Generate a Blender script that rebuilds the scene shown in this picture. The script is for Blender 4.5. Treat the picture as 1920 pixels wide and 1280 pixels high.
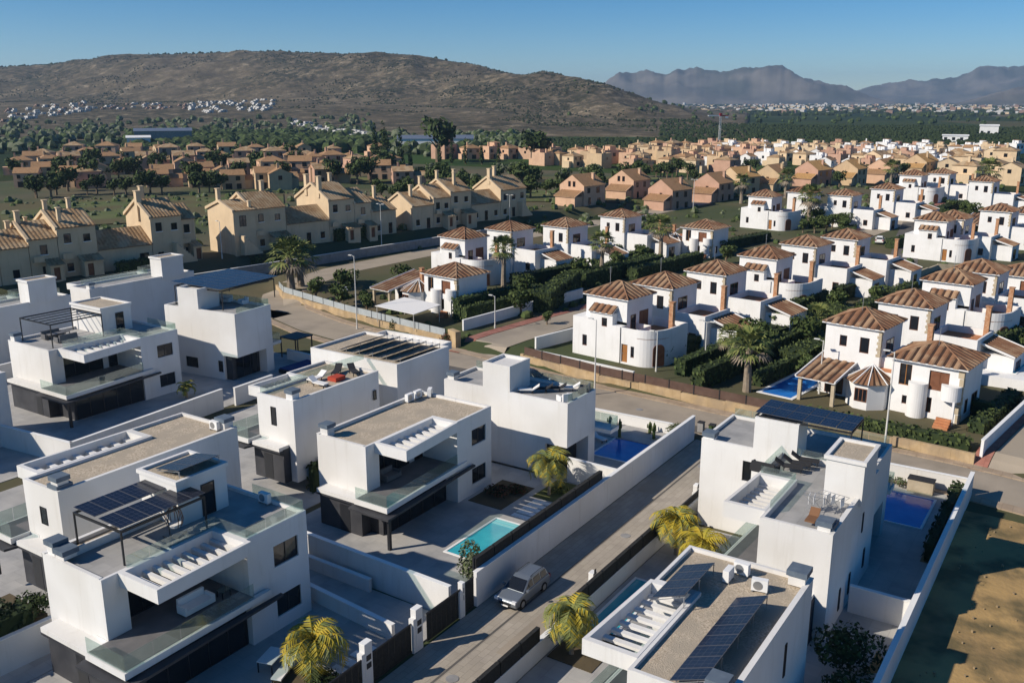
import bpy, math, random
from mathutils import Vector, Matrix, noise as mnoise
R = math.radians
rnd = random.Random(7)
for o in list(bpy.data.objects): bpy.data.objects.remove(o)
scn = bpy.context.scene
C = scn.collection

# ------------------------------------------------------------------ camera, sky, sun, exposure
HAZE = 9.0e-5
cam_d = bpy.data.cameras.new('camera'); cam = bpy.data.objects.new('camera', cam_d); C.objects.link(cam)
cam_d.sensor_width = 36.0; cam_d.lens = 36.0 * 1728 / 1920
cam_d.clip_start = 0.5; cam_d.clip_end = 60000
PITCH = math.atan(454 / 1728); HEAD = R(33.44)
cam.location = (0, 0, 32)
cam.rotation_euler = (math.pi / 2 - PITCH, 0, HEAD - math.pi / 2)
scn.camera = cam

SUN_AZ = math.atan2(2.54, -3.26); SUN_EL = R(33.5)
w = bpy.data.worlds.new('World'); scn.world = w; w.use_nodes = True
nt = w.node_tree; nt.nodes.clear()
sky = nt.nodes.new('ShaderNodeTexSky'); sky.sky_type = 'NISHITA'; sky.sun_disc = False
sky.sun_elevation = SUN_EL; sky.sun_rotation = math.pi / 2 - SUN_AZ
sky.altitude = 2500; sky.air_density = 1.0; sky.dust_density = 0.1; sky.ozone_density = 4.0
bg = nt.nodes.new('ShaderNodeBackground'); bg.inputs['Strength'].default_value = 0.075
wo = nt.nodes.new('ShaderNodeOutputWorld')
hs = nt.nodes.new('ShaderNodeHueSaturation'); hs.inputs['Saturation'].default_value = 1.36; hs.inputs['Value'].default_value = .92
nt.links.new(sky.outputs[0], hs.inputs['Color']); nt.links.new(hs.outputs[0], bg.inputs[0]); nt.links.new(bg.outputs[0], wo.inputs[0])
sun_d = bpy.data.lights.new('sun', 'SUN'); sun_d.energy = 3.9; sun_d.angle = R(0.53); sun_d.color = (1.0, 0.905, 0.775)
sun = bpy.data.objects.new('sun', sun_d); C.objects.link(sun)
sd = Vector((math.cos(SUN_EL) * math.cos(SUN_AZ), math.cos(SUN_EL) * math.sin(SUN_AZ), math.sin(SUN_EL)))
sun.rotation_euler = sd.to_track_quat('Z', 'Y').to_euler()
sun.location = sd * 300
scn.view_settings.view_transform = 'Standard'; scn.view_settings.look = 'None'
scn.view_settings.exposure = 0.47; scn.view_settings.gamma = 1.0; scn.view_settings.use_curve_mapping = False
scn.cycles.max_bounces = 6; scn.cycles.diffuse_bounces = 3; scn.cycles.glossy_bounces = 3
scn.cycles.transmission_bounces = 4; scn.cycles.transparent_max_bounces = 12; scn.cycles.volume_bounces = 0
scn.cycles.caustics_reflective = False; scn.cycles.caustics_refractive = False

# ------------------------------------------------------------------ materials
MATS = {}
def mat(name, c1, c2=None, scale=1.0, rough=0.85, bump=0.0, bscale=None, metal=0.0, spec=0.3, detail=4.0, ramp=(0.35, 0.65), c3=None, s3=0.2):
    m = bpy.data.materials.new(name); m.use_nodes = True
    t = m.node_tree; N = t.nodes; Lk = t.links
    b = N['Principled BSDF']; b.inputs['Roughness'].default_value = rough; b.inputs['Metallic'].default_value = metal
    b.inputs['Specular IOR Level'].default_value = spec
    b.inputs['Base Color'].default_value = (*c1, 1)
    geo = N.new('ShaderNodeNewGeometry')
    if c2 is not None:
        n = N.new('ShaderNodeTexNoise'); n.inputs['Scale'].default_value = scale; n.inputs['Detail'].default_value = detail
        Lk.new(geo.outputs['Position'], n.inputs['Vector'])
        r = N.new('ShaderNodeValToRGB'); r.color_ramp.elements[0].position = ramp[0]; r.color_ramp.elements[1].position = ramp[1]
        r.color_ramp.elements[0].color = (*c1, 1); r.color_ramp.elements[1].color = (*c2, 1)
        Lk.new(n.outputs['Fac'], r.inputs['Fac']); out = r.outputs['Color']
        if c3 is not None:
            n3 = N.new('ShaderNodeTexNoise'); n3.inputs['Scale'].default_value = s3; n3.inputs['Detail'].default_value = 3
            Lk.new(geo.outputs['Position'], n3.inputs['Vector'])
            r3 = N.new('ShaderNodeValToRGB'); r3.color_ramp.elements[0].position = 0.45; r3.color_ramp.elements[1].position = 0.6
            Lk.new(n3.outputs['Fac'], r3.inputs['Fac'])
            mx = N.new('ShaderNodeMix'); mx.data_type = 'RGBA'; mx.inputs['B'].default_value = (*c3, 1)
            Lk.new(r3.outputs['Color'], mx.inputs['Factor']); Lk.new(out, mx.inputs['A']); out = mx.outputs['Result']
        Lk.new(out, b.inputs['Base Color'])
    if bump:
        nb = N.new('ShaderNodeTexNoise'); nb.inputs['Scale'].default_value = bscale or scale * 4; nb.inputs['Detail'].default_value = 3
        Lk.new(geo.outputs['Position'], nb.inputs['Vector'])
        bp = N.new('ShaderNodeBump'); bp.inputs['Strength'].default_value = bump; bp.inputs['Distance'].default_value = 0.05
        Lk.new(nb.outputs['Fac'], bp.inputs['Height']); Lk.new(bp.outputs['Normal'], b.inputs['Normal'])
    MATS[name] = m; return m
def streaks(m, amt=.16, scale=(1.1, 1.1, .10)):
    t = m.node_tree; N = t.nodes; b = N['Principled BSDF']; src = b.inputs['Base Color'].links[0].from_socket
    geo = N.new('ShaderNodeNewGeometry'); mp = N.new('ShaderNodeMapping'); mp.inputs['Scale'].default_value = scale
    n = N.new('ShaderNodeTexNoise'); n.inputs['Scale'].default_value = 1.6; n.inputs['Detail'].default_value = 7; n.inputs['Roughness'].default_value = .7
    t.links.new(geo.outputs['Position'], mp.inputs['Vector']); t.links.new(mp.outputs[0], n.inputs['Vector'])
    r = N.new('ShaderNodeValToRGB'); r.color_ramp.elements[0].position = .54; r.color_ramp.elements[1].position = .78; r.color_ramp.elements[0].color = (1, 1, 1, 1); r.color_ramp.elements[1].color = (1 - amt, 1 - amt * 1.1, 1 - amt * 1.3, 1)
    t.links.new(n.outputs['Fac'], r.inputs['Fac']); x = N.new('ShaderNodeMix'); x.data_type = 'RGBA'; x.blend_type = 'MULTIPLY'; x.inputs['Factor'].default_value = 1
    t.links.new(src, x.inputs['A']); t.links.new(r.outputs['Color'], x.inputs['B']); t.links.new(x.outputs['Result'], b.inputs['Base Color'])
def joints(m, bw, bh, dark=.72):
    # paving or cladding joints too fine to pick apart, as a brick pattern
    t = m.node_tree; N = t.nodes; b = N['Principled BSDF']; src = b.inputs['Base Color'].links[0].from_socket
    geo = N.new('ShaderNodeNewGeometry'); k = N.new('ShaderNodeTexBrick'); k.inputs['Scale'].default_value = 1; k.inputs['Brick Width'].default_value = bw; k.inputs['Row Height'].default_value = bh; k.inputs['Mortar Size'].default_value = .018
    k.inputs['Color1'].default_value = (1, 1, 1, 1); k.inputs['Color2'].default_value = (.86, .86, .86, 1); k.inputs['Mortar'].default_value = (dark, dark, dark, 1)
    t.links.new(geo.outputs['Position'], k.inputs['Vector']); x = N.new('ShaderNodeMix'); x.data_type = 'RGBA'; x.blend_type = 'MULTIPLY'; x.inputs['Factor'].default_value = 1
    t.links.new(src, x.inputs['A']); t.links.new(k.outputs['Color'], x.inputs['B']); t.links.new(x.outputs['Result'], b.inputs['Base Color'])
def glass_mat(name, col, alpha):
    m = bpy.data.materials.new(name); m.use_nodes = True; t = m.node_tree; N = t.nodes; N.clear()
    o = N.new('ShaderNodeOutputMaterial'); mx = N.new('ShaderNodeMixShader'); tr = N.new('ShaderNodeBsdfTransparent'); gl = N.new('ShaderNodeBsdfGlossy')
    tr.inputs['Color'].default_value = (*col, 1); gl.inputs['Roughness'].default_value = 0.03; gl.inputs['Color'].default_value = (.9, .95, .95, 1)
    df = N.new('ShaderNodeBsdfDiffuse'); df.inputs['Color'].default_value = (.40, .44, .43, 1); ad = N.new('ShaderNodeMixShader'); ad.inputs[0].default_value = 0.5
    t.links.new(gl.outputs[0], ad.inputs[1]); t.links.new(df.outputs[0], ad.inputs[2])
    mx.inputs[0].default_value = alpha
    t.links.new(tr.outputs[0], mx.inputs[1]); t.links.new(ad.outputs[0], mx.inputs[2]); t.links.new(mx.outputs[0], o.inputs[0])
    MATS[name] = m; return m
white = mat('white_render', (.74, .735, .72), (.69, .68, .66), .35, .9, .12, 9, c3=(.65, .635, .605), s3=.13)
white2 = mat('villa_white_render', (.78, .775, .765), (.72, .715, .70), .5, .9, .15, 6)
trim = mat('white_trim', (.80, .80, .785), (.76, .76, .745), .8, .8)
clad = mat('charcoal_cladding', (.035, .036, .042), (.055, .056, .062), .7, .6)
clad2 = mat('grey_cladding', (.30, .295, .29), (.24, .235, .23), 1.2, .7)
cap = mat('slate_cap', (.10, .13, .17), (.13, .165, .205), 2.0, .55)
darkglass = mat('dark_glass', (.012, .014, .018), None, rough=.04, spec=.5)
frame_m = mat('black_metal', (.02, .021, .024), None, rough=.45, spec=.4)
grey_metal = mat('grey_metal', (.42, .43, .44), None, rough=.35, metal=.7)
glassbal = glass_mat('balustrade_glass', (.84, .91, .885), .17)
gravel = mat('roof_gravel', (.36, .295, .215), (.58, .49, .375), 9.0, .95, .9, 14, detail=6, c3=(.40, .34, .26), s3=.7, ramp=(.38, .62))
deck = mat('terrace_paving', (.37, .365, .355), (.31, .308, .302), 1.1, .7, c3=(.41, .40, .385), s3=.4)
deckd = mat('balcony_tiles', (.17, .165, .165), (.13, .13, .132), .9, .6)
patio = mat('patio_paving', (.42, .41, .395), (.35, .345, .335), .8, .7, c3=(.46, .445, .42), s3=.3)
terra = mat('terracotta_paving', (.42, .17, .075), (.50, .23, .11), 2.0, .8)
pvcell = mat('solar_cells', (.010, .012, .022), (.016, .018, .032), .9, .22, spec=.4)
pvline = mat('solar_grid_lines', (.075, .078, .09), None, rough=.4)
lane_m = mat('lane_paving', (.43, .38, .315), (.34, .30, .25), .45, .9, .3, 7, detail=9, c3=(.38, .335, .27), s3=.16)
street_m = mat('street_asphalt', (.36, .305, .24), (.28, .24, .19), .35, .92, .3, 8, detail=8, c3=(.36, .305, .235), s3=.09)
asph_m = mat('dark_asphalt', (.10, .093, .085), (.13, .12, .108), .3, .92, .2, 8)
sidewalk_m = mat('pavement_slabs', (.34, .26, .185), (.42, .33, .24), .8, .9)
redpave = mat('red_pavement', (.30, .12, .09), (.36, .17, .13), .8, .9)
stone = mat('ochre_stone', (.40, .285, .155), (.50, .375, .225), .9, .95, .6, 5, c3=(.36, .27, .17), s3=.5)
stone2 = mat('pale_stone', (.50, .42, .30), (.40, .33, .23), 1.1, .95, .6, 5)
brownpanel = mat('brown_fence', (.085, .05, .038), (.115, .072, .055), .8, .7)
greypanel = mat('grey_fence_panel', (.40, .44, .46), (.34, .38, .40), 1.0, .4)
blackhedge = mat('black_fence', (.018, .018, .017), (.03, .03, .028), 6.0, .85)
dirt = mat('dirt_ground', (.44, .29, .12), (.29, .195, .09), .22, .95, .9, 3, detail=12, c3=(.15, .115, .055), s3=.3)
grass_m = mat('grass_lawn', (.075, .105, .028), (.12, .13, .045), .12, .95, .3, 3, c3=(.10, .085, .035), s3=.05)
scrub_soil = mat('garden_soil', (.075, .06, .035), (.11, .085, .05), .4, .95, .5, 3)
poolm = mat('pool_tile', (.03, .34, .43), (.05, .43, .50), .7, .12, .25, 3, spec=.5)
poolblue = mat('pool_tile_blue', (.02, .15, .50), (.03, .20, .58), .7, .12, .25, 3, spec=.5)
poolstep = mat('pool_step', (.22, .56, .58), None, rough=.3)
tile_a = mat('barrel_tile_tan', (.26, .135, .072), (.19, .092, .05), 1.1, .85, .25, 6, c3=(.35, .225, .135), s3=.55)
tile_b = mat('barrel_tile_dark', (.040, .022, .016), (.062, .034, .022), 1.4, .9, .2, 6)
tile_t = mat('town_tile', (.40, .265, .14), (.26, .16, .085), 2.2, .9, .4, 3.0, detail=7, c3=(.42, .31, .19), s3=.5)
tile_p = mat('pink_house_tile', (.38, .235, .12), (.27, .155, .08), 1.6, .9, .3, 3.0, c3=(.36, .21, .11), s3=.3)
tile_o = mat('orange_tile', (.50, .30, .12), (.40, .235, .095), 1.6, .9, .3, 3.0)
gold = mat('golden_render', (.60, .44, .27), (.52, .38, .24), .5, .9, .2, 5)
pink = mat('salmon_render', (.64, .42, .28), (.56, .36, .24), .5, .9, .2, 5)
rose = mat('rose_render', (.53, .33, .235), (.46, .285, .20), .5, .9, .2, 5)
cream = mat('cream_render', (.66, .51, .335), (.59, .455, .30), .5, .9, .2, 5)
brick = mat('brick_chimney', (.36, .17, .085), (.48, .29, .17), 4.0, .9, .4, 9)
wood = mat('brown_wood', (.15, .06, .03), (.20, .085, .045), 2.0, .6)
woodl = mat('varnished_wood', (.34, .15, .045), (.28, .12, .035), 2.0, .55)
leaf_g = mat('leaf_green', (.045, .072, .022), (.075, .105, .032), 1.2, .8, spec=.2)
leaf_d = mat('leaf_dark', (.022, .036, .014), (.038, .055, .02), 1.0, .85, spec=.2)
leaf_h = mat('leaf_hedge', (.055, .078, .022), (.085, .11, .035), .9, .85, spec=.2)
leaf_o = mat('leaf_olive', (.11, .13, .075), (.16, .175, .11), 1.2, .8, spec=.2)
leaf_y = mat('palm_yellow', (.42, .30, .025), (.30, .26, .03), 1.4, .7, spec=.25)
leaf_p = mat('palm_green', (.13, .16, .045), (.21, .22, .07), 1.0, .7, spec=.25)
estate_w = mat('estate_render', (.56, .55, .53), (.50, .49, .47), .5, .9)
estate_r = mat('estate_rose', (.30, .20, .16), (.26, .17, .14), .5, .9)
leaf_s = mat('scrub_leaf', (.030, .031, .018), (.052, .050, .030), .05, .9, spec=.1)
leaf_c = mat('citrus_leaf', (.018, .030, .011), (.030, .044, .016), .05, .85, spec=.15)
stone_d = mat('lot_stone', (.34, .25, .14), (.26, .19, .11), 2, .95)
leaf_r = mat('leaf_red', (.10, .035, .02), (.14, .06, .03), 2, .8)
bark = mat('bark', (.16, .115, .075), (.22, .165, .11), 3.0, .95, .5, 8)
barkp = mat('palm_bark', (.30, .25, .19), (.22, .175, .13), 3.0, .95, .5, 8)
fabric_w = mat('white_fabric', (.75, .74, .72), None, rough=.9)
fabric_d = mat('dark_fabric', (.03, .03, .033), None, rough=.9)
fabric_b = mat('brown_wicker', (.20, .10, .05), None, rough=.8)
fabric_r = mat('red_cushion', (.42, .06, .03), None, rough=.8)
carpaint = mat('silver_paint', (.21, .24, .275), None, rough=.28, metal=.45, spec=.5)
carblack = mat('black_paint', (.018, .016, .018), None, rough=.2, spec=.5)
carred = mat('red_lamp', (.30, .012, .02), None, rough=.3)
rubber = mat('rubber', (.015, .015, .015), None, rough=.9)
lampw = mat('painted_steel', (.62, .61, .57), None, rough=.5)
headl = mat('headlamp', (.75, .77, .78), None, rough=.1, spec=.6)
bluetarp = mat('blue_cover', (.012, .03, .13), (.016, .04, .16), 1, .6)

for _m, _a in ((white, .13), (white2, .12), (cream, .22), (gold, .2), (pink, .2), (clad2, .2), (stone, .25)): streaks(_m, _a)
joints(lane_m, .9, .45); joints(patio, 1.2, 1.2, .8); joints(deck, 1.0, 1.0, .8); joints(sidewalk_m, .8, .8); joints(redpave, .6, .6)
# ------------------------------------------------------------------ mesh builder
class MB:
    def __init__(s, flip=1): s.v = []; s.f = []; s.m = []; s.fl = flip
    def quad(s, pts, m=0):
        i = len(s.v); s.v += [(p[0], p[1] * s.fl, p[2]) for p in pts]; s.f.append(tuple(range(i, i + len(pts)))); s.m.append(m); return s
    def box(s, x0, x1, y0, y1, z0, z1, m=0, skip=''):
        i = len(s.v); a, b = (y0, y1) if s.fl == 1 else (-y1, -y0)
        s.v += [(x0, a, z0), (x1, a, z0), (x1, b, z0), (x0, b, z0), (x0, a, z1), (x1, a, z1), (x1, b, z1), (x0, b, z1)]
        sk = skip if s.fl == 1 else skip.replace('s', '#').replace('n', 's').replace('#', 'n')
        for k, q in (('b', (3, 2, 1, 0)), ('t', (4, 5, 6, 7)), ('s', (0, 1, 5, 4)), ('e', (1, 2, 6, 5)), ('n', (2, 3, 7, 6)), ('w', (3, 0, 4, 7))):
            if k not in sk: s.f.append(tuple(i + j for j in q)); s.m.append(m)
        return s
    def prism(s, poly, z0, z1, m=0, caps=True):
        n = len(poly); i = len(s.v); P = [(p[0], p[1] * s.fl) for p in poly]
        z0 = z0 if isinstance(z0, (list, tuple)) else [z0] * n; z1 = z1 if isinstance(z1, (list, tuple)) else [z1] * n
        s.v += [(P[k][0], P[k][1], z0[k]) for k in range(n)] + [(P[k][0], P[k][1], z1[k]) for k in range(n)]
        for k in range(n):
            j = (k + 1) % n; s.f.append((i + k, i + j, i + n + j, i + n + k)); s.m.append(m)
        if caps: s.f.append(tuple(i + n + k for k in range(n))); s.m.append(m); s.f.append(tuple(i + n - 1 - k for k in range(n))); s.m.append(m)
        return s
    def cyl(s, x, y, z0, z1, r0, r1=None, n=8, m=0, a0=0, a1=2 * math.pi):
        r1 = r0 if r1 is None else r1; full = abs(a1 - a0 - 2 * math.pi) < 1e-6; k = n if full else n + 1; i = len(s.v)
        for z, r in ((z0, r0), (z1, r1)):
            for j in range(k):
                a = a0 + (a1 - a0) * j / n; s.v.append((x + r * math.cos(a), (y + r * math.sin(a)) * s.fl, z))
        for j in range(n):
            q = (j + 1) % k; s.f.append((i + j, i + q, i + k + q, i + k + j)); s.m.append(m)
        s.f.append(tuple(i + k + j for j in range(k))); s.m.append(m)
        return s
    def tube(s, pts, r, n=6, m=0):
        rings = []
        for k, p in enumerate(pts):
            p = Vector(p); a = Vector(pts[max(0, k - 1)]); b = Vector(pts[min(len(pts) - 1, k + 1)]); d = (b - a).normalized()
            u = d.orthogonal().normalized(); v = d.cross(u); rr = r[k] if isinstance(r, (list, tuple)) else r
            i = len(s.v); rings.append(i)
            for j in range(n):
                t = 2 * math.pi * j / n; q = p + (u * math.cos(t) + v * math.sin(t)) * rr; s.v.append((q.x, q.y * s.fl, q.z))
        for k in range(len(rings) - 1):
            for j in range(n):
                q = (j + 1) % n; s.f.append((rings[k] + j, rings[k] + q, rings[k + 1] + q, rings[k + 1] + j)); s.m.append(m)
        for rg, rev in ((rings[0], 1), (rings[-1], 0)):
            l = [rg + j for j in range(n)]; s.f.append(tuple(reversed(l) if rev else l)); s.m.append(m)
        return s
    def panel(s, ax, pl, a0, a1, z0, z1, ops, depth, m=0):
        """wall face in plane ax=pl over a0..a1 x z0..z1 with recessed openings; depth signed along the axis"""
        A = sorted({a0, a1, *[o[0] for o in ops], *[o[1] for o in ops]}); Z = sorted({z0, z1, *[o[2] for o in ops], *[o[3] for o in ops]})
        pt = (lambda a, z, d=0: (pl + d, a, z)) if ax == 'x' else (lambda a, z, d=0: (a, pl + d, z))
        for i in range(len(A) - 1):
            for j in range(len(Z) - 1):
                ca, cz = (A[i] + A[i + 1]) / 2, (Z[j] + Z[j + 1]) / 2
                if any(o[0] < ca < o[1] and o[2] < cz < o[3] for o in ops): continue
                s.quad([pt(A[i], Z[j]), pt(A[i + 1], Z[j]), pt(A[i + 1], Z[j + 1]), pt(A[i], Z[j + 1])], m)
        for o in ops:
            c = [(o[0], o[2]), (o[1], o[2]), (o[1], o[3]), (o[0], o[3])]
            for k in range(4):
                p, q = c[k], c[(k + 1) % 4]; s.quad([pt(*p), pt(*q), pt(*q, depth), pt(*p, depth)], m)
        return s
    def mesh(s, name, mats, smooth=False):
        me = bpy.data.meshes.new(name); me.from_pydata(s.v, [], s.f)
        for x in (mats if isinstance(mats, (list, tuple)) else [mats]): me.materials.append(x)
        if any(s.m): me.polygons.foreach_set('material_index', s.m)
        if smooth: me.polygons.foreach_set('use_smooth', [True] * len(s.f))
        me.update(); return me
    def obj(s, name, mats, parent=None, smooth=False, loc=None, rz=None):
        o = bpy.data.objects.new(name, s.mesh(name, mats, smooth)); C.objects.link(o)
        if parent is not None: o.parent = parent
        if loc: o.location = loc
        if rz: o.rotation_euler = (0, 0, rz)
        return o
def tag(o, label=None, cat=None, group=None, kind=None):
    if label: o['label'] = label
    if cat: o['category'] = cat
    if group: o['group'] = group
    if kind: o['kind'] = kind
    return o
def thing(name, label, cat, loc=(0, 0, 0), rz=0, group=None, scale=1):
    o = bpy.data.objects.new(name, None); C.objects.link(o); o.location = loc; o.rotation_euler = (0, 0, rz)
    o.scale = (scale,) * 3 if not isinstance(scale, tuple) else scale
    o.empty_display_size = .3
    return tag(o, label, cat, group)
def dup(root, loc, rz=0, scale=1, label=None, group=None):
    r = root.copy(); C.objects.link(r); r.location = loc; r.rotation_euler = (0, 0, rz); r.scale = (scale,) * 3 if not isinstance(scale, tuple) else scale
    if label: r['label'] = label
    if group: r['group'] = group
    for ch in list(root.children):
        c = ch.copy(); C.objects.link(c); c.parent = r
        for g in list(ch.children):
            d = g.copy(); C.objects.link(d); d.parent = c
    return r
def inst(me, name, parent=None, loc=(0, 0, 0), rz=0):
    o = bpy.data.objects.new(name, me); C.objects.link(o); o.parent = parent; o.location = loc; o.rotation_euler = (0, 0, rz); return o
def sstep(a, b, x):
    t = min(1, max(0, (x - a) / (b - a))); return t * t * (3 - 2 * t)
def lerp1(tab, x):
    if x <= tab[0][0]: return tab[0][1]
    for (a, b), (c, d) in zip(tab, tab[1:]):
        if x <= c: return b + (d - b) * (x - a) / (c - a)
    return tab[-1][1]

# ------------------------------------------------------------------ terrain
VR = R(-8.0)                       # the villa streets are turned 8 degrees from the new houses
FARWALL = [(79.6, -60), (85.5, -10), (88.2, 10), (89.6, 27), (91.2, 48), (93.6, 60), (96.6, 80), (99.5, 96), (104, 114), (112, 126), (126, 134)]
def wall_x(y):
    return lerp1([(b, a) for a, b in FARWALL], y)
CREST = [(-400, 160), (-200, 150), (0, 136), (100, 132), (200, 122), (300, 113), (400, 106), (530, 104), (620, 108), (700, 110), (780, 112), (850, 122), (950, 139), (1050, 154), (1130, 164), (1190, 180), (1250, 196), (1330, 205), (1480, 214), (2500, 216)]
RC = [(-400, 2600), (0, 2500), (400, 2300), (800, 1900), (1100, 1500), (1300, 1400), (2500, 1400)]
def px_of(x, y):                   # bearing of a ground point seen from the drone, as an image column
    f = x * math.cos(HEAD) + y * math.sin(HEAD); r = x * math.sin(HEAD) - y * math.cos(HEAD)
    if f < 1: return 9999 if r > 0 else -9999
    return 960 + 1787 * r / f
def gz(x, y):
    d = math.hypot(x, y)
    if y < -20 and x < 100: return 0.0
    z = 1.0 * sstep(0.2, 1.2, x - wall_x(y)) if -80 < y < 130 else (1.0 if x > 95 else 0.0)
    # raised plateau of the townhouses to the left, behind the dark road
    v = (y - 141) * math.cos(VR) - (x - 80) * math.sin(VR)
    zl = 4.0 * sstep(-6, -1, v) * (1 - 0.0 * d)
    z = max(z, zl)
    z = z + (3.6 - z) * sstep(170, 330, x) * (1 if d > 150 else 0)
    if d > 700:
        px = px_of(x, y)
        rc = lerp1(RC, px); hc = 32 + (186 - lerp1(CREST, px)) / 1787 * rc
        hc = max(hc, 2)
        apron = 26 * sstep(1900, 400, px) * sstep(900, rc * .72, d) * sstep(1300, 900, px)
        t = d / rc
        hh = hc * sstep(.60, 1.0, t) * (1 - .75 * sstep(1.02, 1.8, t))
        n = mnoise.fractal(Vector((x * .0045, y * .0045, 1.3)), .85, 2.1, 6)
        n2 = abs(mnoise.noise(Vector((x * .0055, y * .0055, 4.1)))) + .55 * abs(mnoise.noise(Vector((x * .013, y * .013, 9.1))))
        amp = sstep(.62, .82, t) * (1 - .85 * sstep(.93, 1.0, t)) * min(1, hc / 60)
        z = z * (1 - sstep(.6, .8, t)) + max(apron * (1 - sstep(.8, 1, t)), hh) + amp * (13 * n - 19 * n2 + 6)
        if px > 1230: z = min(z, lerp1([(1230, 40), (1290, 14), (1350, 4)], px))
    return z

# ------------------------------------------------------------------ ground sheets
def grid_mesh(xs, ys, name, m, zoff=0.0, smooth=True):
    b = MB(); nx, ny = len(xs), len(ys)
    b.v = [(x, y, gz(x, y) + zoff) for y in ys for x in xs]
    for j in range(ny - 1):
        for i in range(nx - 1):
            a = j * nx + i; b.f.append((a, a + 1, a + nx + 1, a + nx)); b.m.append(0)
    return b.obj(name, m, smooth=smooth)
def frange(a, b, s):
    r = []; x = a
    while x < b - 1e-6: r.append(x); x += s
    return r + [b]

gm = mat('dry_ground', (.125, .10, .055), (.075, .075, .038), .06, .95, .4, 1.2, detail=8, c3=(.055, .07, .026), s3=.024)
near_g = grid_mesh(frange(-60, 72, 6) + frange(74, 200, 2) + frange(206, 330, 6), frange(-90, -10, 8) + frange(-6, 176, 2.5) + frange(184, 330, 8), 'ground', gm)
tag(near_g, kind='structure')

# far terrain as a polar sheet about the viewpoint, from the edge of the near sheet out to the horizon
def hill_material():
    m = bpy.data.materials.new('hill_scrub'); m.use_nodes = True; t = m.node_tree; N = t.nodes; L = t.links
    b = N['Principled BSDF']; b.inputs['Roughness'].default_value = .95; b.inputs['Specular IOR Level'].default_value = .1
    geo = N.new('ShaderNodeNewGeometry')
    def noise(sc, det, rough=.6):
        n = N.new('ShaderNodeTexNoise'); n.inputs['Scale'].default_value = sc; n.inputs['Detail'].default_value = det; n.inputs['Roughness'].default_value = rough
        L.new(geo.outputs['Position'], n.inputs['Vector']); return n.outputs['Fac']
    def ramp(f, *els):
        r = N.new('ShaderNodeValToRGB')
        while len(r.color_ramp.elements) < len(els): r.color_ramp.elements.new(.5)
        for e, (p, c) in zip(r.color_ramp.elements, els): e.position = p; e.color = (*c, 1)
        L.new(f, r.inputs['Fac']); return r.outputs['Color']
    def mix(f, a, c):
        x = N.new('ShaderNodeMix'); x.data_type = 'RGBA'; L.new(f, x.inputs['Factor']); L.new(a, x.inputs['A']); L.new(c, x.inputs['B']); return x.outputs['Result']
    soil = ramp(noise(.022, 10, .78), (.36, (.085, .068, .045)), (.50, (.145, .115, .076)), (.60, (.25, .20, .135)), (.67, (.50, .41, .29)))
    bush = ramp(noise(.05, 3), (.3, (.026, .026, .015)), (.7, (.06, .056, .034)))
    cover = ramp(noise(.075, 10, .8), (.45, (0, 0, 0)), (.52, (1, 1, 1)))
    big = ramp(noise(.0035, 4), (.42, (1, 1, 1)), (.60, (.35, .35, .35)))
    mm = N.new('ShaderNodeMath'); mm.operation = 'MULTIPLY'; L.new(cover, mm.inputs[0]); L.new(big, mm.inputs[1])
    L.new(mix(mm.outputs[0], soil, bush), b.inputs['Base Color'])
    bp = N.new('ShaderNodeBump'); bp.inputs['Strength'].default_value = .8; bp.inputs['Distance'].default_value = 4
    L.new(noise(.03, 8, .7), bp.inputs['Height']); L.new(bp.outputs['Normal'], b.inputs['Normal'])
    return m
def plain_material():
    m = bpy.data.materials.new('farm_plain'); m.use_nodes = True; t = m.node_tree; N = t.nodes; L = t.links
    b = N['Principled BSDF']; b.inputs['Roughness'].default_value = .95; b.inputs['Specular IOR Level'].default_value = .1
    geo = N.new('ShaderNodeNewGeometry')
    v = N.new('ShaderNodeTexVoronoi'); v.inputs['Scale'].default_value = .0042; L.new(geo.outputs['Position'], v.inputs['Vector'])
    r = N.new('ShaderNodeValToRGB'); r.color_ramp.interpolation = 'CONSTANT'
    els = [(0, (.028, .048, .016)), (.35, (.040, .062, .020)), (.60, (.055, .078, .026)), (.80, (.11, .105, .05)), (.88, (.05, .09, .024)), (.95, (.17, .145, .09))]
    while len(r.color_ramp.elements) < len(els): r.color_ramp.elements.new(.5)
    for e, (p, c) in zip(r.color_ramp.elements, els): e.position = p; e.color = (*c, 1)
    sx = N.new('ShaderNodeSeparateColor'); L.new(v.outputs['Color'], sx.inputs[0]); L.new(sx.outputs[0], r.inputs['Fac'])
    n = N.new('ShaderNodeTexNoise'); n.inputs['Scale'].default_value = .03; n.inputs['Detail'].default_value = 6; L.new(geo.outputs['Position'], n.inputs['Vector'])
    x = N.new('ShaderNodeMix'); x.data_type = 'RGBA'; x.blend_type = 'MULTIPLY'; x.inputs['Factor'].default_value = .55
    L.new(r.outputs['Color'], x.inputs['A']); L.new(n.outputs['Color'], x.inputs['B']); L.new(x.outputs['Result'], b.inputs['Base Color'])
    return m
hillm = hill_material(); plainm = plain_material()
def polar_sheet(name, m, px0, px1, npx, ds, zf=gz, smooth=True):
    b = MB(); P = []
    for d in ds:
        for k in range(npx + 1):
            px = px0 + (px1 - px0) * k / npx; a = HEAD - math.atan((px - 960) / 1787)
            x, y = d * math.cos(a), d * math.sin(a); P.append((x, y, zf(x, y)))
    b.v = P; n = npx + 1
    for j in range(len(ds) - 1):
        for i in range(npx): a = j * n + i; b.f.append((a, a + n, a + n + 1, a + 1)); b.m.append(0)
    return b.obj(name, m, smooth=smooth)
def far_z(x, y):
    d = math.hypot(x, y); return gz(x, y) - (.8 if d < 420 else 0)
dd = [210, 230, 260, 300, 330, 360, 400, 450, 500, 560, 620, 680, 740, 800, 850, 900]
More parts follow.
